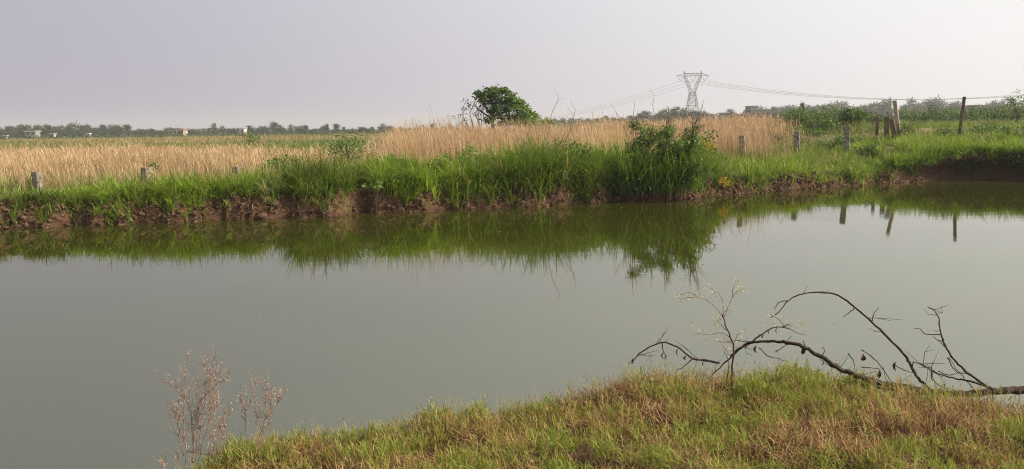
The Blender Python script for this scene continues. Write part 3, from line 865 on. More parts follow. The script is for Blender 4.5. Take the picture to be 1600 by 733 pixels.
# the lone tree in the reeds
def lone_tree():
    Yd = 52.0
    b = np.array(on_ground(772, Yd))
    root = empty("lone_tree", b)
    tag(root, 'lone leafy tree with spreading crown rising out of the reeds', 'tree')
    L = lambda px, py, dy=0: P(px, py, Yd + dy) - b
    mb = MB(); mb.tube([(0, 0, -.1), L(770, 195), L(768, 175), L(776, 158)], [.16, .13, .10, .05], 7); mb.build("trunk", M['bark'], root)
    trunk = root.children[0]
    for pts in ([(768, 178), (752, 160), (748, 148)], [(769, 175), (790, 158), (800, 150)], [(770, 182), (800, 172), (825, 172)], [(768, 185), (748, 172), (740, 160)], [(770, 185), (798, 185), (820, 184)]):
        mb = MB(); mb.tube([L(*p, dy=rng.normal(0, .3)) for p in pts], [.07, .045, .02], 5); mb.build("limb", M['bark'], trunk)
    pads = [(762, 143, 13), (778, 140, 12), (792, 146, 12), (752, 150, 9), (772, 152, 14), (800, 155, 12), (786, 158, 13), (812, 160, 10), (765, 163, 12), (806, 168, 14), (820, 170, 10), (790, 172, 13),
            (776, 170, 10), (830, 178, 10), (812, 180, 14), (798, 184, 12), (838, 184, 8), (826, 187, 10), (785, 142, 10), (770, 147, 10), (758, 156, 8), (750, 145, 6), (818, 190, 14), (840, 192, 12), (800, 192, 14), (780, 182, 12), (770, 176, 9), (785, 192, 12), (765, 188, 9), (850, 190, 7), (822, 178, 12), (806, 160, 11), (796, 164, 11)]
    cs, bt, sp = [], [], []
    for px, py, r in pads:
        for k in range(3):
            q = L(px + rng.normal(0, 3), py + rng.normal(0, 1.5), rng.normal(0, 0.75))
            cs.append(q); sp.append(r * 52 / 1200 * 0.42)
            bt.append(np.clip(0.25 + 0.5 * (px - 745) / 90 + rng.normal(0, .13), 0, 1))  # tint rises to the right: sunlit side painted into the crown
    cs = np.array(cs)
    c = np.repeat(cs, 52, axis=0); n = len(c)
    s = np.repeat(np.array(sp), 52)
    g = rng.normal(size=(n, 3)); c = c + g * s[:, None] * np.array([1.05, 1.1, 0.5])
    c[:, 2] -= 0.25 * np.abs(g[:, 0]) * s          # pads droop at their ends
    t = np.clip(np.repeat(np.array(bt), 52) + rng.normal(0, .13, n), 0, 1)
    V, tri, T = leaf_arrays(c, 0.24 * rng.uniform(.6, 1.4, n), t, 0.7, 0.5)
    np_mesh("crown", V, [tri], M['tree_leaf'], root, {"tint": T, "along": np.zeros(len(T))})
    # sparse twiggy dead side at the left
    for k in range(6):
        px = rng.uniform(730, 756); mb = MB()
        t0 = L(px + rng.uniform(-2, 8), 200, rng.normal(0, .4)); t1 = L(px + rng.normal(0, 3), 178, 0); t2 = L(px + rng.normal(3, 4), rng.uniform(150, 168), 0)
        mb.tube([t0, t1, t2], [.035, .025, .01], 4)
        for q in range(4):
            s0 = t1 + (t2 - t1) * rng.uniform(0, .9); e = s0 + np.array([rng.normal(0, .25), rng.normal(0, .2), rng.uniform(.05, .4)])
            mb.tube([s0, e], [.013, .006], 4)
        mb.build("dead_limb", M['bark'], root)
    dc = np.array([L(rng.uniform(722, 756), rng.uniform(158, 190), rng.normal(0, .5)) for _ in range(44)])
    foliage("sparse_leaves", dc, 7, 0.11, 0.12, M['leaf'], root, rng.uniform(0, .4, len(dc)), 0.2)
lone_tree()
shrub("reed_shrub", 'thin dark shrub right of the lone tree among reeds', 'shrub', on_ground(838, 53), 1.1, 2.05, 13, 18, 0.14, 'leaf', stems=4, stem_r=0.02, sub=0.07, shape=0.6)
shrub("reed_shrub", 'grey twiggy shrub left of the lone tree among reeds', 'shrub', on_ground(722, 52), 0.9, 2.1, 10, 14, 0.12, 'leaf', stems=6, stem_r=0.018, sub=0.08, extra_h=0.25)

# ------------------------------------------------------------------ far trees: prototypes, then copies
def far_tree_proto(kind, seed):
    """unit-ish tree 8 m tall"""
    g = np.random.default_rng(seed)
    h = 8.0
    root = empty("far_tree")
    mb = MB()
    th = h * (0.42 if kind != 'tall' else 0.5)
    mb.tube([(0, 0, -.4), (g.normal(0, .15), 0, th * .6), (g.normal(0, .3), g.normal(0, .2), th * 1.25)], [.28, .2, .08], 6)
    for k in range(4):
        a = g.uniform(0, 6.28); r = g.uniform(1.2, 2.4) if kind != 'tall' else g.uniform(.5, 1.2)
        mb.tube([(0, 0, th * g.uniform(.6, .9)), (math.cos(a) * r * .5, math.sin(a) * r * .5, th * 1.15), (math.cos(a) * r, math.sin(a) * r, th * 1.5)], [.11, .08, .03], 4)
    mb.build("trunk", M['bark'], root)
    cs, bt, sp = [], [], []
    nc = {'round': 48, 'tall': 34, 'broad': 62}[kind]
    rw = {'round': 2.9, 'tall': 1.5, 'broad': 4.3}[kind]
    zc, rz = {'round': (4.2, 3.6), 'tall': (4.6, 3.4), 'broad': (4.1, 3.4)}[kind]
    while len(cs) < nc:
        p = g.uniform(-1, 1, 3)
        if 0.3 < np.linalg.norm(p) < 1:
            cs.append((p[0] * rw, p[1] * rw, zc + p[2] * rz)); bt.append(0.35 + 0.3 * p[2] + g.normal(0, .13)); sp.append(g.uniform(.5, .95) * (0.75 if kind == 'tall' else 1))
    c = np.repeat(np.array(cs), 26, axis=0); n = len(c)
    c = c + g.normal(size=(n, 3)) * np.repeat(np.array(sp), 26)[:, None] * np.array([1, 1, .75])
    V, tri, T = leaf_arrays(c, 0.62 * g.uniform(.6, 1.4, n), np.clip(np.repeat(np.array(bt), 26) + g.normal(0, .1, n), 0, 1), 0.5, 0.6)
    np_mesh("crown", V, [tri], M['far_leaf'], root, {"tint": T, "along": np.zeros(len(T))})
    return root
protos = {'round': [far_tree_proto('round', 100 + i) for i in range(4)],
          'tall': [far_tree_proto('tall', 200 + i) for i in range(3)],
          'broad': [far_tree_proto('broad', 300 + i) for i in range(4)]}
used = set()
def place_tree(px, Y, top_py, kind, label, group, wide=1.0, sink=0.0):
    pr = protos[kind][int(rng.integers(len(protos[kind])))]
    if pr.name in used:
        o = copy_tree(pr)
    else:
        o = pr; used.add(pr.name)
    x = P(px, 200, Y)[0]
    g = ground_at(x, Y)
    top = P(px, top_py, Y)[2]
    s = max((top - g + sink) / 8.0, 0.25)
    o.location = (float(x), float(Y), g - sink)
    o.scale = (s * wide, s * wide, s)
    o.rotation_euler = (0, 0, float(rng.uniform(0, 6.28)))
    tag(o, label, 'tree', group)
    return o

# skyline heights read along the horizon (photo x, crown top y)
left_line = [(-40, 199), (0, 198), (12, 197), (22, 195), (34, 193), (44, 195), (57, 193), (73, 194), (84, 198), (100, 195), (117, 191), (128, 195), (138, 194), (147, 199), (160, 193), (174, 195),
             (185, 197), (196, 194), (208, 203), (222, 204), (236, 200), (246, 203), (256, 203), (270, 200), (282, 204), (296, 200), (312, 203), (324, 199), (337, 194), (346, 198), (358, 199), (374, 204),
             (388, 196), (398, 199), (414, 195), (426, 190), (438, 196), (452, 194), (464, 195), (478, 194), (492, 200), (505, 196), (512, 193), (525, 193), (538, 197), (552, 200), (566, 197), (580, 198),
             (600, 194), (612, 196), (628, 198), (645, 199), (660, 194), (676, 192), (690, 197), (705, 196)]
for i, (px, py) in enumerate(left_line):
    kd = ['round', 'tall', 'broad', 'round'][int(rng.integers(4))]
    if py <= 194: kd = 'tall' if rng.uniform() < .5 else 'round'
    Yd = rng.uniform(330, 420)
    place_tree(px + rng.normal(0, 2), Yd, py + rng.uniform(-1, 1), kd, 'hazy grey green tree in the distant tree line left of the lone tree', 'distant tree line at left', 1.15 + .4 * rng.uniform())
for px in range(-30, 720, 8):
    place_tree(px + rng.normal(0, 3), rng.uniform(330, 470), 201.5 + rng.uniform(-3, 3), 'broad', 'hazy grey green tree in the distant tree line left of the lone tree', 'distant tree line at left', 1.6)
mid_line = [(852, 190), (866, 186), (880, 189), (893, 184), (905, 188), (918, 185), (932, 186), (946, 181), (958, 184), (972, 183), (985, 180), (998, 178), (1008, 172), (1018, 180), (1030, 176), (1038, 170),
            (1052, 174), (1060, 166), (1070, 176), (1084, 171), (1098, 174), (1112, 176), (1126, 175), (1140, 171), (1152, 177), (1164, 174)]
for px, py in mid_line:
    place_tree(px, rng.uniform(270, 330), py, 'round' if rng.uniform() < .6 else 'broad', 'grey green tree in the distant row below the lattice tower', 'distant trees under the tower', 1.4)
right_line = [(1200, 172), (1208, 166), (1222, 168), (1238, 163), (1254, 165), (1268, 163), (1280, 161), (1296, 160), (1310, 157), (1322, 166), (1338, 166), (1352, 164), (1366, 158), (1380, 156),
              (1412, 163), (1422, 155), (1438, 159), (1450, 154), (1460, 152), (1470, 157), (1486, 160), (1498, 157), (1525, 162), (1545, 159), (1556, 154), (1568, 160), (1588, 156), (1606, 155), (1625, 157)]
for px, py in right_line:
    place_tree(px + rng.normal(0, 2), rng.uniform(400, 480), py, 'broad' if rng.uniform() < .75 else 'round', 'hazy broad crowned tree in the distant row behind the right meadow', 'distant trees at right', 1.0)
for px in range(1190, 1640, 22):
    place_tree(px + rng.normal(0, 4), rng.uniform(480, 560), 165 + rng.uniform(-3, 4), 'broad', 'hazy broad crowned tree in the distant row behind the right meadow', 'distant trees at right', 1.1)
place_tree(1252, 190, 158, 'tall', 'thin tall tree sticking above the crowns right of the grey building', None, 0.55)
place_tree(1387, 430, 154, 'tall', 'slender open tree just left of the leaning pale post', None, 0.6)
place_tree(1455, 150, 164, 'round', 'small round tree standing alone in front of right tree row', None, 0.8)
for g_ in protos.values():      # any prototype that was not used
    for pr in g_:
        if pr.name not in used:
            for ch in list(pr.children): bpy.data.objects.remove(ch)
            bpy.data.objects.remove(pr)

# low far scrub at the foot of the tree lines: one green mass
def far_scrub():
    n = 2600
    d = rng.uniform(215, 340, n)
    px = rng.uniform(-120, 1720, n)
    x = (px - 800) / 1200 * d
    d = np.where(px > 1150, rng.uniform(110, 215, n), d); x = np.where(px > 1150, (px - 800) / 1200 * d, x)
    keep = (vnoise(x * .05, d * .05, 3) > .25)
    x, d = x[keep], d[keep]
    z = far_h(x, d, False)
    hs = rng.uniform(.5, 1.5, len(x)) * np.where(x > 50, .9, 1.0)
    cs = np.stack([x, d, z + hs * .45], 1)
    c = np.repeat(cs, 9, axis=0); m = len(c)
    c = c + rng.normal(size=(m, 3)) * np.stack([np.repeat(hs, 9) * 1.0, np.repeat(hs, 9) * 1.0, np.repeat(hs, 9) * .4], 1)
    t = np.clip(np.repeat(rng.uniform(.3, 1, len(x)), 9) + rng.normal(0, .1, m), 0, 1)
    V, tri, T = leaf_arrays(c, 0.55 * rng.uniform(.6, 1.4, m), t, .6, .6)
    o = np_mesh("far_scrub", V, [tri], M['far_leaf'], None, {"tint": T, "along": np.zeros(len(T))})
    tag(o, 'low green scrub along the foot of the distant trees', 'scrub', kind='stuff')
far_scrub()

# mid-distance shrubs behind the fence on the right
for px, Yd, w, h, lab in ((1242, 47, 2.4, 1.15, 'leftmost bush of the dark thicket beyond the reeds'), (1270, 48, 2.8, 1.1, 'full green bush in the middle of the thicket behind fence'),
                          (1300, 49, 2.6, 1.35, 'bush with upright shoots behind the thick concrete post'), (1330, 48, 1.6, 1.3, 'narrow upright bush at the right end of the thicket'),
                          (1352, 52, 2.0, .75, 'small bush just left of the short fence posts'), (1285, 43, 2.4, .75, 'low dark bush in front of the thicket')):
    shrub("thicket_bush", lab, 'bush', on_ground(px, Yd), w, h, 34, 34, 0.15, 'leaf', 'bushes of the thicket', stems=5, stem_r=0.03, up_frac=.12, sub=0.085, shape=.7)
hedge = [(1432, 74, 3.0, 1.2), (1462, 76, 3.4, 1.3), (1492, 78, 3.2, 1.1), (1518, 74, 3.2, 1.5), (1545, 76, 3.4, 1.3), (1572, 72, 3.2, 1.6), (1600, 70, 3.4, 1.5), (1628, 70, 3.4, 1.5), (1410, 90, 3.4, 1.4), (1470, 100, 4.5, 1.6), (1530, 104, 4.5, 1.8), (1590, 100, 4.5, 1.8)]
for px, Yd, w, h in hedge:
    shrub("hedge_bush", 'low olive bush in the hedge behind the right meadow', 'bush', on_ground(px, Yd), w, h, 22, 26, 0.22, 'leaf', 'hedge bushes at right', stems=3, stem_r=0.03, up_frac=.1, sub=0.09)
shrub("feathery_sapling", 'feathery sapling with thin stems at the right end of hedge', 'sapling', on_ground(1580, 62), 2.0, 2.7, 26, 22, 0.13, 'leaf', stems=8, stem_r=0.022, up_frac=.35, sub=0.06, extra_h=.15, shape=1.0)
for i, (px, Yd, w, h) in enumerate([(1475, 33.5, 1.5, .75), (1535, 34.5, 1.4, .6), (1408, 35.0, .9, .7), (1590, 31.5, 1.6, .6), (1350, 31, 1.1, .5)]):
    shrub("meadow_tussock", ['dark leafy clump left of the thin leaning post', 'low dark clump right of the thin leaning post', 'dark clump at the foot of the leaning pale post', 'rightmost dark clump on the meadow above the cut bank',
                             'low clump right of the thick concrete post'][i], 'clump', on_ground(px, Yd), w, h, 20, 26, 0.10, 'leaf', stems=3, stem_r=0.008, up_frac=.1, sub=0.1)

# ------------------------------------------------------------------ fence posts
def post(name, label, top_px, base_px, Yd, w, mat, depth=None, rot=0.3, broken=True):
    top = P(*top_px, Yd); bvis = P(*base_px, Yd)
    d = top - bvis
    d = d / d[2]
    gz = ground_at(bvis[0], Yd) - 0.35
    base = bvis + d * (gz - bvis[2])
    depth = depth or w
    n = 9
    ca, sa = math.cos(rot), math.sin(rot)
    V, Fc = [], []
    prof = [(-.5, -.42), (-.42, -.5), (.42, -.5), (.5, -.42), (.5, .42), (.42, .5), (-.42, .5), (-.5, .42)]
    for k in range(n + 1):
        u = k / n
        c = base + (top - base) * u
        for (a, b) in prof:
            j = 1 + rng.normal(0, .025)
            xx, yy = a * w * j, b * depth * j
            dz = 0
            if k == n and broken: dz = rng.uniform(-.07, .01) * w * 4 * .35
            V.append((c[0] - base[0] + xx * ca - yy * sa, c[1] - base[1] + xx * sa + yy * ca, c[2] - base[2] + dz))
    for k in range(n):
        for q in range(8):
            q2 = (q + 1) % 8
            Fc.append((k * 8 + q, k * 8 + q2, (k + 1) * 8 + q2, (k + 1) * 8 + q))
    V.append(tuple(np.mean(np.array(V[n * 8:]), 0) + np.array([0, 0, -.01])))
    for q in range(8):
        Fc.append((n * 8 + q, n * 8 + (q + 1) % 8, len(V) - 1))
    mb = MB(); mb.v = V; mb.f = Fc
    o = mb.build(name, M[mat]); o.location = [float(q) for q in base]
    tag(o, label, 'post', 'fence posts on the far bank')
    return top
tops = {}
tops['a'] = post("fence_post", 'squat concrete post stub at far left before the reeds', (57, 268), (60, 292), 20.6, .19, 'concrete', rot=-.35)
tops['b'] = post("fence_post", 'broad concrete post stub half sunk in reeds left of the thin weed', (228, 261), (228, 276), 21.8, .21, 'concrete', rot=-.3)
tops['c'] = post("fence_post", 'concrete post top barely showing above the grass left of center', (371, 260), (371, 270), 22.4, .20, 'concrete', rot=-.3)
tops['d'] = post("fence_post", 'concrete post top barely showing left of the dark bank bush', (964, 227), (964, 245), 24.6, .2, 'concrete', rot=-.3)
post("fence_post", 'grey concrete post half hidden behind the dark bank bush', (1077, 218), (1077, 245), 26.2, .18, 'concrete', rot=-.3)
tops['e'] = post("fence_post", 'squarish concrete post standing in front of reeds right end', (1159, 212), (1161, 240), 28.5, .2, 'concrete', rot=-.45)
tops['f'] = post("fence_post", 'short concrete post at the corner of the reed field', (1245, 205), (1245, 224), 31, .22, 'concrete', rot=-.4)
tops['g'] = post("fence_post", 'thick concrete post in front of the thicket', (1323, 194), (1323, 228), 31.5, .22, 'concrete', rot=-.45)
post("fence_post", 'thin dark post left of the paired posts', (1371, 182), (1370, 206), 38, .15, 'brown_post', rot=-.4)
post("fence_post", 'flat topped brown post just left of the leaning pale post', (1386, 182), (1385, 208), 37, .2, 'brown_post', rot=-.25)
post("fence_post", 'short dark stub leaning against the foot of the pale post', (1393, 186), (1398, 214), 34.8, .2, 'brown_post', rot=-.5)
post("fence_post", 'tall pale leaning post with a sunlit side', (1398, 157), (1405, 213), 35.3, .16, 'pale_post', rot=-.60)
tops['h'] = post("fence_post", 'tall thin leaning post standing alone in the meadow', (1507, 151), (1499, 210), 33.5, .13, 'brown_post', rot=-.55)
def fwire(a, b, drop, label):
    a = np.array(tops[a]) - np.array([0, .13, drop]); b = np.array(tops[b]) - np.array([0, .13, drop])
    mb = MB(); pts = []
    for k in range(13):
        u = k / 12; p = a + (b - a) * u; p[2] -= .10 * 4 * u * (1 - u); pts.append(p)
    mb.tube(pts, .006, 4)
    for k in range(1, 12):
        for s in (0, .4):
            p = pts[k]; mb.tube([p + np.array([-.02, 0, -.03]), p + np.array([.02, 0, .03])], .004, 3)
    tag(mb.build("fence_wire", M['wire']), label, 'wire', 'fence wires')
fwire('e', 'f', .10, 'rusty wire from the reed front post to the corner post')
fwire('f', 'g', .10, 'upper rusty wire from corner post to the thick post')
fwire('f', 'g', .32, 'lower rusty wire from corner post to the thick post')

# ------------------------------------------------------------------ lattice towers and power lines
def tower(Yd, px, label, H=None):
    sc = Yd / 340.0
    g = P(px, 200, Yd)[0]
    gz = ground_at(g, Yd)
    top = P(px, 110, 340.0)[2] if H is None else H + gz
    root = empty("lattice_tower", (g, Yd, gz))
    tag(root, label, 'pylon')
    K = (top - gz) / 26.0
    def bar(mb, a, b, r=.11):
        mb.tube([np.array(a) * K, np.array(b) * K], r * K, 4)
    W0, W1, zW, zB, zT = 3.6, 1.35, 15.0, 23.2, 26.0
    def lev(z): return W0 + (W1 - W0) * z / zW
    for sx in (-1, 1):
        for sy in (-1, 1):
            mb = MB(); bar(mb, (sx * W0, sy * W0, -.3), (sx * W1, sy * W1, zW), .15); mb.build("leg", M['steel'], root)
    mb = MB()
    zs = [0, 4.5, 8.2, 11, 13.2, zW]
    for i in range(5):
        a, b = zs[i], zs[i + 1]
        for s in (-1, 1):
            for q in (-1, 1):
                bar(mb, (q * lev(a), s * lev(a), a), (-q * lev(b), s * lev(b), b), .08)
                bar(mb, (s * lev(a), q * lev(a), a), (s * lev(b), -q * lev(b), b), .08)
            bar(mb, (-lev(b), s * lev(b), b), (lev(b), s * lev(b), b), .08); bar(mb, (s * lev(b), -lev(b), b), (s * lev(b), lev(b), b), .08)
    o = mb.build("bracing", M['steel'], root)
    for sx in (-1, 1):            # the two arms of the fork
        mb = MB()
        for sy in (-1, 1):
            bar(mb, (sx * W1, sy * W1, zW), (sx * 4.6, sy * .6, zB), .13)
            bar(mb, (sx * .25, sy * W1, zW + .4), (sx * 3.5, sy * .6, zB), .11)
        pts = 6
        for k in range(pts):
            u0, u1 = k / pts, (k + 1) / pts
            o0 = np.array((sx * W1, -W1, zW)) * (1 - u0) + np.array((sx * 4.6, -.6, zB)) * u0
            i1 = np.array((sx * .25, -W1, zW + .4)) * (1 - u1) + np.array((sx * 3.5, -.6, zB)) * u1
            i0 = np.array((sx * .25, -W1, zW + .4)) * (1 - u0) + np.array((sx * 3.5, -.6, zB)) * u0
            bar(mb, o0, i1, .07); bar(mb, i0, o0, .06)
        mb.build("fork_arm", M['steel'], root)
        mb = MB()
        for sy in (-1, 1): bar(mb, (sx * 4.4, sy * .6, zB), (sx * 4.3, 0, zT), .10)
        bar(mb, (sx * 3.6, 0, zB + 1.2), (sx * 4.3, 0, zT), .09)
        bar(mb, (sx * 4.6, 0, zB + 1.2), (sx * 4.3, 0, zT), .09)
        mb.build("peak", M['steel'], root)
    mb = MB()
    zt = zB + 1.3
    for sy in (-1, 1):
        bar(mb, (-8.2, 0, zB + .1), (-4.4, sy * .6, zB), .11); bar(mb, (-4.4, sy * .6, zB), (4.4, sy * .6, zB), .13); bar(mb, (8.2, 0, zB + .1), (4.4, sy * .6, zB), .11)
        bar(mb, (-4.4, sy * .6, zt), (4.4, sy * .6, zt), .11)
        bar(mb, (-4.4, sy * .6, zt), (-8.2, 0, zB + .1), .11); bar(mb, (4.4, sy * .6, zt), (8.2, 0, zB + .1), .11)
        for k in range(8):
            x0 = -4.4 + k * 1.1
            bar(mb, (x0, sy * .6, zB if k % 2 else zt), (x0 + 1.1, sy * .6, zt if k % 2 else zB), .06)
    arm = mb.build("crossarm", M['steel'], root)
    att = []
    for cx, hw in ((-6.1, 2.0), (0, 2.0), (6.1, 2.0)):
        for s in (-1, 1):
            mb = MB(); bar(mb, (cx + s * hw, 0, zB - .05), (cx, 0, zB - 2.5), .10); mb.build("insulator", M['insulator'], arm)
        att.append((g + cx * K, Yd, gz + (zB - 2.5) * K))
    peaks = [(g + s * 4.3 * K, Yd, gz + zT * K) for s in (-1, 1)]
    return att, peaks
attA, pkA = tower(340.0, 1081, 'tall grey lattice power pylon with forked top above the trees')
attB, pkB = tower(1000.0, 703, 'tiny hazy lattice pylon on the horizon left of the lone tree', H=19.5)
def line(a, b, sag, label, r=.05):
    a, b = np.array(a), np.array(b); pts = []
    for k in range(25):
        u = k / 24; p = a + (b - a) * u; p[2] -= sag * 4 * u * (1 - u); pts.append(p)
    mb = MB(); mb.tube(pts, r, 4)
    tag(mb.build("power_line", M['steel']), label, 'power line', 'power lines of the pylon')
right_end = [np.array((P(1895, 128, 345.0)[0] + dx, 345.0 + dx * 0.4, a[2] + 3.2)) for dx, a in zip((-6, 0, 6), attA)]
for (a, b, nm) in zip(attA, right_end, ('left strung', 'middle strung', 'right strung')):
    line(a, b, 11.0, nm + ' of the three power lines sagging right from the pylon', .06)
for a, b, nm in zip(attA, attB, ('uppermost', 'middle', 'lowest')):
    line(a, b, 13.0, nm + ' of the three faint lines running left from the pylon', .055)

# ------------------------------------------------------------------ far buildings
def house(name, label, px, Yd, w, h, d, wall, roof, wins=2, parapet=False, lift=0.0, blocks=()):
    x, y, z = on_ground(px, Yd)
    root = empty(name, (x, y, z + lift)); tag(root, label, 'building')
    mb = MB(); mb.box((-w / 2, -d / 2, -1 - lift), (w / 2, d / 2, h)); mb.build("wall", M[wall], root)
    mb = MB(); mb.box((-w / 2 - .3, -d / 2 - .3, h), (w / 2 + .3, d / 2 + .3, h + .28)); mb.build("roof", M[roof], root)
    for k in range(wins):
        cx = -w / 2 + w * (k + .5) / wins
        mb = MB(); mb.box((cx - .5, -d / 2 - .05, h * .42), (cx + .5, -d / 2 + .05, h * .42 + 1.0)); mb.build("window", M['dark_glass'], root)
    mb = MB(); mb.box((w * .12 - .45, -d / 2 - .06, -.2), (w * .12 + .45, -d / 2 + .06, min(h * .4, 2.0))); mb.build("door", M['brown_post'], root)
    for bx0, bx1, bh in blocks:
        mb = MB(); mb.box((bx0, -d / 2 + .4, h + .28), (bx1, d / 2 - .4, h + .28 + bh)); rm = mb.build("rooftop_room", M[wall], root)
        mb = MB(); mb.box((bx0 - .2, -d / 2 + .2, h + .28 + bh), (bx1 + .2, d / 2 - .2, h + .5 + bh)); mb.build("roof_slab", M[roof], rm)
    return root
house("farm_shed", 'long low pale tin roofed shed before the left trees', 60, 300, 4.2, 2.1, 3, 'grey_wall', 'tin', 2, lift=.6)
house("farm_hut", 'tiny white hut left of the long tin shed', 18, 290, .8, 1.0, 1.2, 'white_wall', 'white_wall', 1)
house("farm_hut", 'small pale hut right of the long tin shed', 92, 300, 1.1, 1.5, 1.5, 'white_wall', 'tin', 1)
house("farm_hut", 'tiny white hut below the gap in the left trees', 147, 300, .8, 1.5, 1.2, 'white_wall', 'white_wall', 1)
house("farmhouse", 'white farmhouse with a brick red roof before far trees', 280, 300, 3.0, 2.1, 4, 'white_wall', 'brick_wall', 2)
house("farmhouse", 'cream farmhouse with a brick red roof beside the white one', 292, 298, 2.2, 2.3, 4, 'cream_wall', 'brick_wall', 2)
house("white_house", 'bright white block house among the far trees at left', 386, 300, 1.9, 2.6, 3, 'white_wall', 'white_wall', 1)
house("grey_building", 'grey flat roofed concrete building with rooftop room among distant trees', 1180, 235, 5.9, 3.1, 6, 'grey_wall', 'grey_wall', 4, blocks=((-2.9, -.8, .8),))
house("grey_building", 'pale grey flat roofed building between the trees behind thin leaning post', 1516, 215, 3.4, 3.2, 5, 'grey_wall', 'grey_wall', 3)

# ------------------------------------------------------------------ foreground grass
def fore_grass():
    parts = []
    def roots_(n, ymin=2.6):
        n = int(n * 1.45); x = rng.uniform(-3.4, 8.6, n); y = rng.uniform(ymin, 5.9, n)
        u = edgeY(x) - y
        keep = (u > -0.42) & (x > -y * 0.86 - 0.5) & (x < y * 0.86 + 2.4)
        keep &= (x < y * .72 + .1) | (rng.uniform(0, 1, n) < .55)
        return x[keep], y[keep], u[keep]
    # brown/green patch map
    def patch(x, y):
        return 0.6 * fbm(x * 1.5, y * 1.9, 111, 4) + 0.4 * fbm(x * 5, y * 6, 117, 3)
    # dead tangled straw
    x, y, u = roots_(190000)
    n = len(x); pt = patch(x, y)
    scl = vnoise(x * 8, y * 10, 137)
    keep = rng.uniform(0, 1, n) < np.clip(0.62 + 3.8 * (0.5 - pt) + 1.1 * (scl - .5), 0.06, 1)
    x, y, pt = x[keep], y[keep], pt[keep]; n = len(x)
    z = near_h(x, y) - 0.005 + rng.uniform(0, .03, n)
    dark = fbm(x * 3, y * 3, 121, 3)
    tint = np.clip(0.04 + 0.68 * rng.uniform(0, 1, n) ** 1.2 * (0.4 + 1.1 * dark) - 0.12 * (dark < .42), 0.0, .53)
    parts.append(blade_arrays(np.stack([x, y, z], 1), rng.uniform(0, 6.28, n), rng.uniform(.04, .13, n), rng.uniform(.0030, .0064, n), rng.uniform(.35, 1.5, n), rng.uniform(-.6, 1.7, n), tint))
    # green leaves
    x, y, u = roots_(260000)
    n = len(x); pt = patch(x, y)
    gcl = vnoise(x * 9, y * 11, 131)
    keep = rng.uniform(0, 1, n) < np.clip(0.24 + 4.4 * (pt - 0.5) + 1.2 * (gcl - .5), 0.02, 1)
    x, y, pt, gcl = x[keep], y[keep], pt[keep], gcl[keep]; n = len(x)
    z = near_h(x, y) + rng.uniform(0, .08, n) * (0.3 + gcl)
    tint = np.clip(0.58 + 0.42 * rng.uniform(0, 1, n) + .25 * (pt - .5), .52, 1)
    parts.append(blade_arrays(np.stack([x, y, z], 1), rng.uniform(0, 6.28, n), rng.uniform(.026, .074, n) * (0.6 + .8 * gcl), rng.uniform(.0044, .0092, n), np.abs(rng.normal(.65, .5, n)), rng.uniform(-.3, 1.2, n), tint, segs=2))
    # upright stalks, thicker along the crest
    x, y, u = roots_(16000)
    keep = rng.uniform(0, 1, len(x)) < np.where(np.abs(u) < .35, .9, .16)
    x, y = x[keep], y[keep]; n = len(x)
    z = near_h(x, y)
    L = rng.uniform(.08, .20, n)
    az = rng.uniform(0, 6.28, n); ln = np.abs(rng.normal(.12, .14, n))
    tn = rng.choice([.42, .5, .6, .72, .9], n)
    r0 = np.stack([x, y, z], 1)
    parts.append(blade_arrays(r0, az, L, rng.uniform(.002, .0032, n), ln, rng.uniform(0, .5, n), tn))
    # small seed spikes and leaves up the stalks
    for q in range(5):
        r1 = r0.copy(); f = rng.uniform(.35, 1.0, n); r1[:, 2] += np.cos(ln) * L * f * .93
        r1[:, 0] += np.cos(az) * np.sin(ln + .1) * L * f; r1[:, 1] += np.sin(az) * np.sin(ln + .1) * L * f
        parts.append(blade_arrays(r1, rng.uniform(0, 6.28, n), rng.uniform(.015, .045, n), rng.uniform(.0025, .005, n), rng.uniform(.2, 1.1, n), rng.uniform(0, .8, n), np.clip(tn + rng.normal(0, .08, n), 0, 1)))
    o = join_blades("foreground_grass", parts, M['fore_grass'])
    tag(o, 'tangled green and straw brown grass covering the near bank', 'grass', kind='stuff')
fore_grass()

# ------------------------------------------------------------------ fallen dead branch on the near bank
def z6(a, b): return (960 + a * .427, 420 + b * .427)
def z7(a, b): return (200 + a * .2905, 520 + b * .2905)

def smooth_path(pts, k=4):
    pts = [np.array(p) for p in pts]
    out = []
    n = len(pts)
    for i in range(n - 1):
        p0, p1, p2, p3 = pts[max(i - 1, 0)], pts[i], pts[i + 1], pts[min(i + 2, n - 1)]
        for j in range(k):
            t = j / k
            out.append(0.5 * ((2 * p1) + (p2 - p0) * t + (2 * p0 - 5 * p1 + 4 * p2 - p3) * t * t + (3 * p1 - p0 - 3 * p2 + p3) * t ** 3))
    out.append(pts[-1])
    return out

def branch(root, name, zpts, ys, r0, r1, mat, conv=z6, jit=.0018, sides=6, parent=None):
    b = np.array(root.location)
    n = len(zpts)
    yv = np.interp(np.linspace(0, 1, n), np.linspace(0, 1, len(ys)), ys)
    w = [P(*conv(*zp), yy) - b for zp, yy in zip(zpts, yv)]
    w = smooth_path(w, 4)
    w = [p + rng.normal(0, jit, 3) * (0 < i < len(w) - 1) for i, p in enumerate(w)]
    rr = np.linspace(r0, r1, len(w)) * (1 + rng.normal(0, .07, len(w)))
    mb = MB(); mb.tube(w, list(rr), sides)
    mb.build(name, M[mat], parent or root, smooth=True)
    return [p + b for p in w]

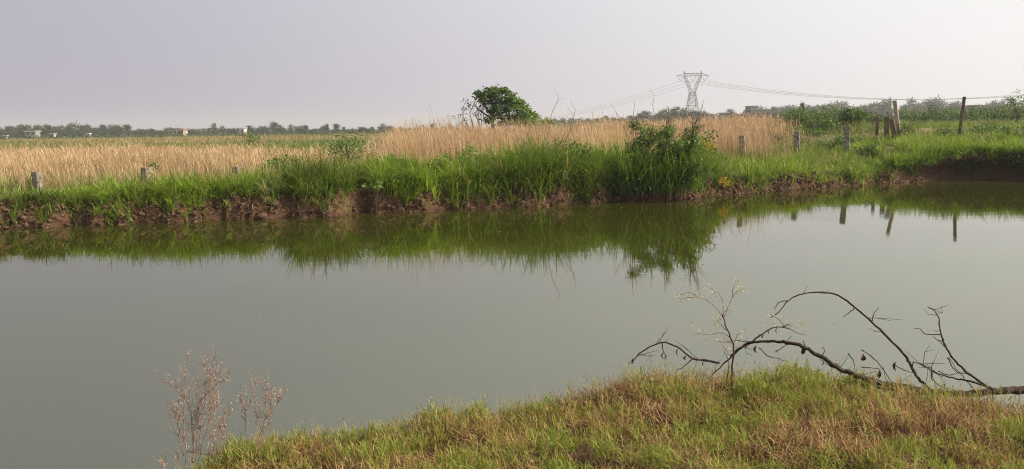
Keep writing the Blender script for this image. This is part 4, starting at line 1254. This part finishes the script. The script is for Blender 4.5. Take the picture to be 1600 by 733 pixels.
bl = P(1560, 612, 5.02)
root = empty("fallen_branch", (bl[0], bl[1], bl[2])); tag(root, 'dark bare fallen branch arching over the near bank edge', 'branch')
main = branch(root, "main_limb", [(2150, 520), (1980, 462), (1800, 436), (1640, 434), (1499, 443), (1430, 446), (1360, 452), (1290, 458), (1220, 457), (1150, 450), (1080, 440), (1000, 424), (920, 404), (850, 378), (800, 352), (760, 325), (710, 295), (660, 275), (600, 266), (530, 266),
               (490, 272), (455, 295), (430, 322), (400, 350), (345, 402)], [4.62, 4.66, 4.62, 4.50, 4.55, 4.70, 4.78], .029, .003, 'dead_wood', sides=8, jit=.003)
branch(root, "limb", [(1300, 457), (1200, 452), (1110, 458), (1020, 445), (960, 432), (920, 406), (870, 385)], [4.56, 4.5, 4.5], .013, .005, 'dead_wood')
branch(root, "limb", [(1165, 452), (1130, 420), (1100, 382), (1080, 345), (1055, 308), (1000, 252), (940, 192), (880, 142), (820, 98), (760, 86), (690, 92), (640, 115), (600, 160), (570, 178)], [4.55, 4.75, 4.9, 5.0, 5.0], .0105, .0026, 'dead_wood')
branch(root, "limb", [(1385, 442), (1330, 410), (1280, 370), (1240, 330), (1215, 290), (1200, 250), (1190, 215), (1185, 175), (1165, 150), (1143, 140)], [4.6, 4.8, 4.95], .009, .0022, 'dead_wood')
branch(root, "limb", [(1385, 440), (1300, 412), (1240, 400), (1180, 382), (1130, 355), (1093, 341)], [4.6, 4.7, 4.8], .008, .0025, 'dead_wood')
branch(root, "limb", [(425, 320), (460, 290), (500, 268), (535, 243), (570, 221), (605, 212), (645, 222)], [4.86, 4.9, 4.92], .008, .0025, 'dead_wood')
branch(root, "limb", [(385, 345), (330, 335), (285, 328), (240, 292), (190, 271), (140, 281), (90, 311), (60, 347)], [4.86, 4.9, 5.0], .0085, .003, 'dead_wood')
for zp in ([(1195, 240), (1150, 241), (1130, 235), (1115, 218), (1097, 220)], [(1215, 290), (1190, 265), (1165, 248)], [(1318, 445), (1290, 410), (1258, 375), (1225, 325)], [(1160, 374), (1165, 408), (1200, 432), (1250, 446)],
           [(905, 297), (950, 330), (985, 370), (1010, 408), (1030, 430)], [(855, 310), (875, 340), (882, 380)], [(1020, 348), (1060, 371), (1097, 383)], [(285, 328), (255, 356), (225, 372)], [(880, 142), (860, 160), (838, 178)],
           [(942, 192), (950, 165), (968, 140)], [(1185, 375), (1230, 388), (1290, 372)], [(1160, 365), (1165, 340)], [(530, 290), (560, 318), (600, 330), (630, 340)], [(1380, 445), (1383, 470), (1378, 500)],
           [(760, 325), (768, 300), (762, 285)], [(905, 360), (950, 362), (985, 370)], [(1095, 340), (1092, 365), (1100, 382)], [(1430, 440), (1410, 430)], [(440, 262), (480, 265), (520, 268)], [(590, 305), (620, 285), (640, 275)],
           [(760, 352), (775, 330), (800, 345), (830, 350)], [(700, 285), (690, 262)], [(1220, 325), (1250, 375), (1310, 385)], [(475, 290), (500, 275), (520, 268)], [(640, 115), (600, 125), (585, 150)], [(175, 272), (178, 300), (190, 325)]):
    branch(root, "twig", zp, [4.7, 4.74], .0038, .0016, 'dead_wood', sides=5, parent=root.children[0])
g5 = np.random.default_rng(55)
limbs = [o for o in root.children]
for k in range(46):                      # fine side twigs
    lo = limbs[int(g5.integers(len(limbs)))]
    vs = lo.data.vertices
    p = np.array(vs[int(g5.uniform(.2, 1) * (len(vs) - 1))].co)
    d = np.array([g5.normal(0, .8), g5.normal(0, .4), g5.uniform(-.25, 1)]); d /= np.linalg.norm(d)
    L_ = g5.uniform(.04, .16); e = p + d * L_; md = (p + e) / 2 + g5.normal(0, .012, 3)
    mb = MB(); mb.tube([p, md, e], [.0022, .0017, .0010], 4)
    if k % 2: e2 = md + (d + g5.normal(0, .6, 3)) * L_ * .5; mb.tube([md, e2], [.0014, .0009], 4)
    mb.build("twig", M['dead_wood'], lo)
def hang_leaf(root, zx, zy, ln, wd, Yd=5.02, conv=z6):
    b = np.array(root.location)
    p = P(*conv(zx, zy), Yd) - b
    L = ln * .427 * Yd / 1200; W = wd * .427 * Yd / 1200
    mb = MB()
    tw = rng.uniform(0, 3.1); a = np.array([math.cos(tw), math.sin(tw), 0]); nn = np.array([-math.sin(tw), math.cos(tw), 0])
    prof = [(0, .1), (.25, .8), (.5, 1), (.75, .75), (1, .05)]
    for u, w in prof:
        c = p + np.array([0, 0, -L * u]) + nn * W * .5 * math.sin(u * 3.1) + rng.normal(0, .001, 3)
        mb.v += [tuple(c - a * W * w * .5 + nn * W * .35 * w), tuple(c), tuple(c + a * W * w * .5 + nn * W * .35 * w)]
    for i in range(4):
        for j in range(2):
            mb.f.append((i * 3 + j, i * 3 + j + 1, i * 3 + j + 4, i * 3 + j + 3))
    mb.build("dry_leaf", M['dry_leaf'], root.children[0])
for zx, zy, ln, wd, yy in ((523, 280, 32, 16, 4.92), (910, 312, 26, 20, 5.05), (1033, 340, 40, 15, 5.06), (862, 385, 30, 22, 5.0), (688, 290, 26, 10, 4.97), (695, 292, 22, 8, 4.97), (235, 292, 30, 12, 4.9), (183, 305, 28, 14, 4.93),
                       (195, 316, 20, 14, 4.93), (262, 318, 18, 12, 4.9), (330, 338, 22, 12, 4.88), (930, 412, 26, 14, 5.0), (970, 370, 34, 14, 5.04), (1216, 420, 26, 12, 5.05), (70, 325, 26, 10, 5.0), (1168, 380, 16, 10, 5.07), (545, 240, 18, 7, 4.9), (596, 214, 26, 7, 4.92), (568, 224, 18, 7, 4.92)):
    hang_leaf(root, zx, zy, ln, wd, yy)
def flecks(name, root, zcs, n, spread, size, mat, Yd, conv=z6, up=.2):
    b = np.array(root.location)
    cs = np.array([P(*conv(*z), Yd) - b for z in zcs])
    c = np.repeat(cs, n, axis=0); m = len(c)
    c = c + rng.normal(size=(m, 3)) * spread
    V, tri, T = leaf_arrays(c, size * rng.uniform(.6, 1.4, m), rng.uniform(0, 1, m), up, .55)
    o = np_mesh(name, V, [tri], M[mat], root, {"tint": T, "along": np.zeros(len(T))})
    o["kind"] = "stuff"
    return o
flecks("withered_leaves", root, [(600, 215), (640, 190), (670, 185), (655, 215), (630, 235), (570, 205), (560, 190), (685, 205), (610, 180), (1210, 230 + 100), (820, 345), (835, 360), (575, 170)], 14, .022, .0115, 'green_fleck', 4.92)

# ------------------------------------------------------------------ tall brown stalk with pale seed sprays
sb = P(*z6(415, 505), 4.62)
gz = float(near_h(np.array([sb[0]]), np.array([4.62]))[0])
root = empty("seeding_stalk", (sb[0], 4.62, gz)); tag(root, 'upright brown stalk with pale feathery seed sprays on near bank', 'weed')
branch(root, "stem", [(413, 540), (418, 490), (428, 420), (433, 340), (437, 285), (420, 240), (403, 195), (398, 165)], [4.62], .0075, .0035, 'stalk', jit=.002)
branch(root, "stem", [(405, 520), (410, 450), (415, 380), (418, 340), (400, 300)], [4.6], .0045, .002, 'stalk', jit=.002)
for zp in ([(400, 180), (380, 150), (340, 117), (300, 104), (255, 108), (240, 115)], [(400, 180), (415, 140), (432, 105), (455, 80), (485, 76)], [(398, 170), (397, 120), (380, 90), (335, 60)], [(412, 225), (385, 200), (372, 175)], [(420, 250), (395, 235), (350, 240), (300, 235)],
           [(425, 265), (400, 268), (375, 262)], [(437, 290), (470, 280), (490, 250)], [(437, 285), (450, 240), (465, 235)], [(432, 105), (435, 70), (445, 45)], [(300, 104), (285, 85), (240, 95)], [(433, 330), (410, 300), (395, 280)], [(398, 160), (415, 150), (432, 155)]):
    branch(root, "seed_stem", zp, [4.62, 4.63], .0028, .0013, 'weed_stem', jit=.002, sides=4)
flecks("seed_sprays", root, [(245, 108), (265, 104), (285, 100), (300, 95), (322, 105), (330, 62), (350, 70), (440, 60), (455, 78), (470, 76), (485, 72), (440, 85), (445, 42), (300, 232), (320, 240), (345, 238), (370, 190), (380, 205), (385, 185), (372, 170),
                             (378, 262), (392, 258), (395, 285), (405, 295), (470, 232), (300, 215), (395, 120), (375, 90), (430, 150), (240, 85), (225, 95), (465, 265), (415, 300)], 16, .017, .011, 'green_fleck', 4.62)

# ------------------------------------------------------------------ dry weeds at the lower left
def dry_weed(label, base_z, Yd, stems, ntwig, seed, scale=1.0):
    g = np.random.default_rng(seed)
    b = P(*z7(*base_z), Yd)
    gz = float(near_h(np.array([b[0]]), np.array([Yd]))[0])
    root = empty("dry_weed", (b[0], Yd, min(gz, b[2]))); tag(root, label, 'weed', 'dry weeds at the water edge')
    org = np.array(root.location)
    fl = []
    for zp, r in stems:
        w = branch(root, "stem", zp, [Yd + g.normal(0, .03), Yd + g.normal(0, .05)], r * .8, .0010, 'weed_stem', conv=z7, jit=.0025, sides=5)
        mb = MB()
        for q in range(ntwig):
            i = int(g.uniform(.3, 1) * (len(w) - 1)); p = w[i] - org
            d = np.array([g.normal(0, .45), g.normal(0, .4), 1.0]); d /= np.linalg.norm(d)
            ln = g.uniform(.03, .11) * scale
            e = p + d * ln
            mid = (p + e) / 2 + np.array([d[0], d[1], -.1]) * .012
            mb.tube([p, mid, e], [.0011, .0009, .0006], 3, cap=False)
            for s in range(5):
                u = g.uniform(.25, 1.05); fl.append(p + (e - p) * u + g.normal(0, .004, 3))
        mb.build("twig_spray", M['weed_stem'], root)["kind"] = "stuff"
        for i in range(len(w) // 2, len(w)):
            for s in range(3): fl.append(w[i] - org + g.normal(0, .007, 3))
    fl = np.array(fl)
    V, tri, T = leaf_arrays(fl, .0075 * g.uniform(.5, 1.5, len(fl)), g.uniform(0, 1, len(fl)), .3, .5)
    np_mesh("seed_flecks", V, [tri], M['dry_fleck'], root, {"tint": T, "along": np.zeros(len(T))})["kind"] = "stuff"
    return root
dry_weed('larger reddish dry weed with bare branching stems at lower left', (312, 725), 3.72,
         [([(308, 770), (312, 700), (318, 640), (300, 560), (297, 450), (303, 330), (310, 220), (322, 105)], .0052), ([(325, 632), (355, 640), (390, 646), (440, 655), (463, 610), (458, 540), (432, 470)], .005),
          ([(300, 660), (282, 600), (273, 510), (258, 440), (240, 390)], .003), ([(350, 700), (352, 600), (360, 500), (385, 390), (430, 320), (490, 272), (548, 240)], .0035), ([(345, 700), (350, 600), (342, 500), (318, 380), (270, 300), (195, 268)], .0035),
          ([(380, 660), (385, 590), (400, 480), (420, 330), (412, 140)], .0032), ([(375, 690), (420, 540), (440, 420), (440, 260), (458, 145)], .003), ([(440, 570), (470, 430), (478, 330), (482, 200)], .0026), ([(365, 640), (372, 520), (375, 380), (372, 240)], .003)], 34, 5)
dry_weed('smaller faded dry weed right of the larger reddish one', (690, 610), 3.95,
         [([(690, 660), (700, 530), (690, 400), (676, 300), (690, 240)], .003), ([(640, 640), (632, 500), (630, 430), (618, 380), (592, 345)], .0028), ([(700, 640), (722, 550), (745, 440), (740, 330), (750, 245)], .0028),
          ([(695, 600), (725, 500), (762, 420), (776, 320)], .0024), ([(720, 620), (750, 500), (800, 380), (848, 312)], .0022), ([(540, 640), (525, 560), (530, 470), (545, 410)], .0022), ([(520, 640), (505, 560), (495, 500)], .002)], 28, 6, .8)
dry_weed('tiny pale dry sprig left of the larger reddish weed', (190, 740), 3.7, [([(190, 760), (186, 715), (150, 682)], .002), ([(192, 750), (200, 690), (205, 650)], .002), ([(250, 745), (262, 690), (255, 620)], .002)], 5, 8, .5)

# ------------------------------------------------------------------ floating flakes on the water
def flakes():
    n = 520
    x = rng.uniform(-16, 20, n); y = rng.uniform(4.5, 31, n)
    fr = rng.uniform(0, 1, n) < .72
    y = np.where(fr, bankY(x) - rng.gamma(1.6, 2.2, n) - .4, y)
    keep = (y > edgeY(np.clip(x, -9, 13)) + 1.2) & (y < bankY(x) - .35)
    x, y = x[keep], y[keep]; n = len(x)
    a = rng.uniform(0, 6.28, n); s = rng.uniform(.008, .03, n) * (.12 + y / 22)
    c = np.stack([x, y, np.full(n, .004)], 1)
    d = np.stack([np.cos(a), np.sin(a), 0 * a], 1) * s[:, None]; e = np.stack([-np.sin(a), np.cos(a), 0 * a], 1) * s[:, None] * .4
    V = np.stack([c - d, c + e, c + d, c - e], 1); V[:, :, 2] += rng.uniform(0, .006, (n, 4))
    Fq = (np.arange(n) * 4)[:, None] + np.array([[3, 2, 1, 0]])
    o = np_mesh("floating_flakes", V.reshape(-1, 3), [Fq], M['debris'])
    tag(o, 'scattered leaf flakes and specks floating on the pond', 'debris', kind='stuff')
flakes()

# ------------------------------------------------------------------ haze
hm, N, Lk = new_mat("hazy air")
pv = N.new("ShaderNodeVolumePrincipled")
pv.inputs['Color'].default_value = (0.80, 0.80, 0.83, 1)
pv.inputs['Density'].default_value = 0.0005
pv.inputs['Anisotropy'].default_value = 0.2
ho = N.new("ShaderNodeOutputMaterial"); Lk.new(pv.outputs[0], ho.inputs['Volume'])
hb = MB(); hb.box((-1560, -70, -2.5), (1560, 1960, 31))
o = hb.build("haze", hm)
tag(o, 'pale dry season haze over the fields', 'haze', kind='stuff')
o.display_type = 'WIRE'
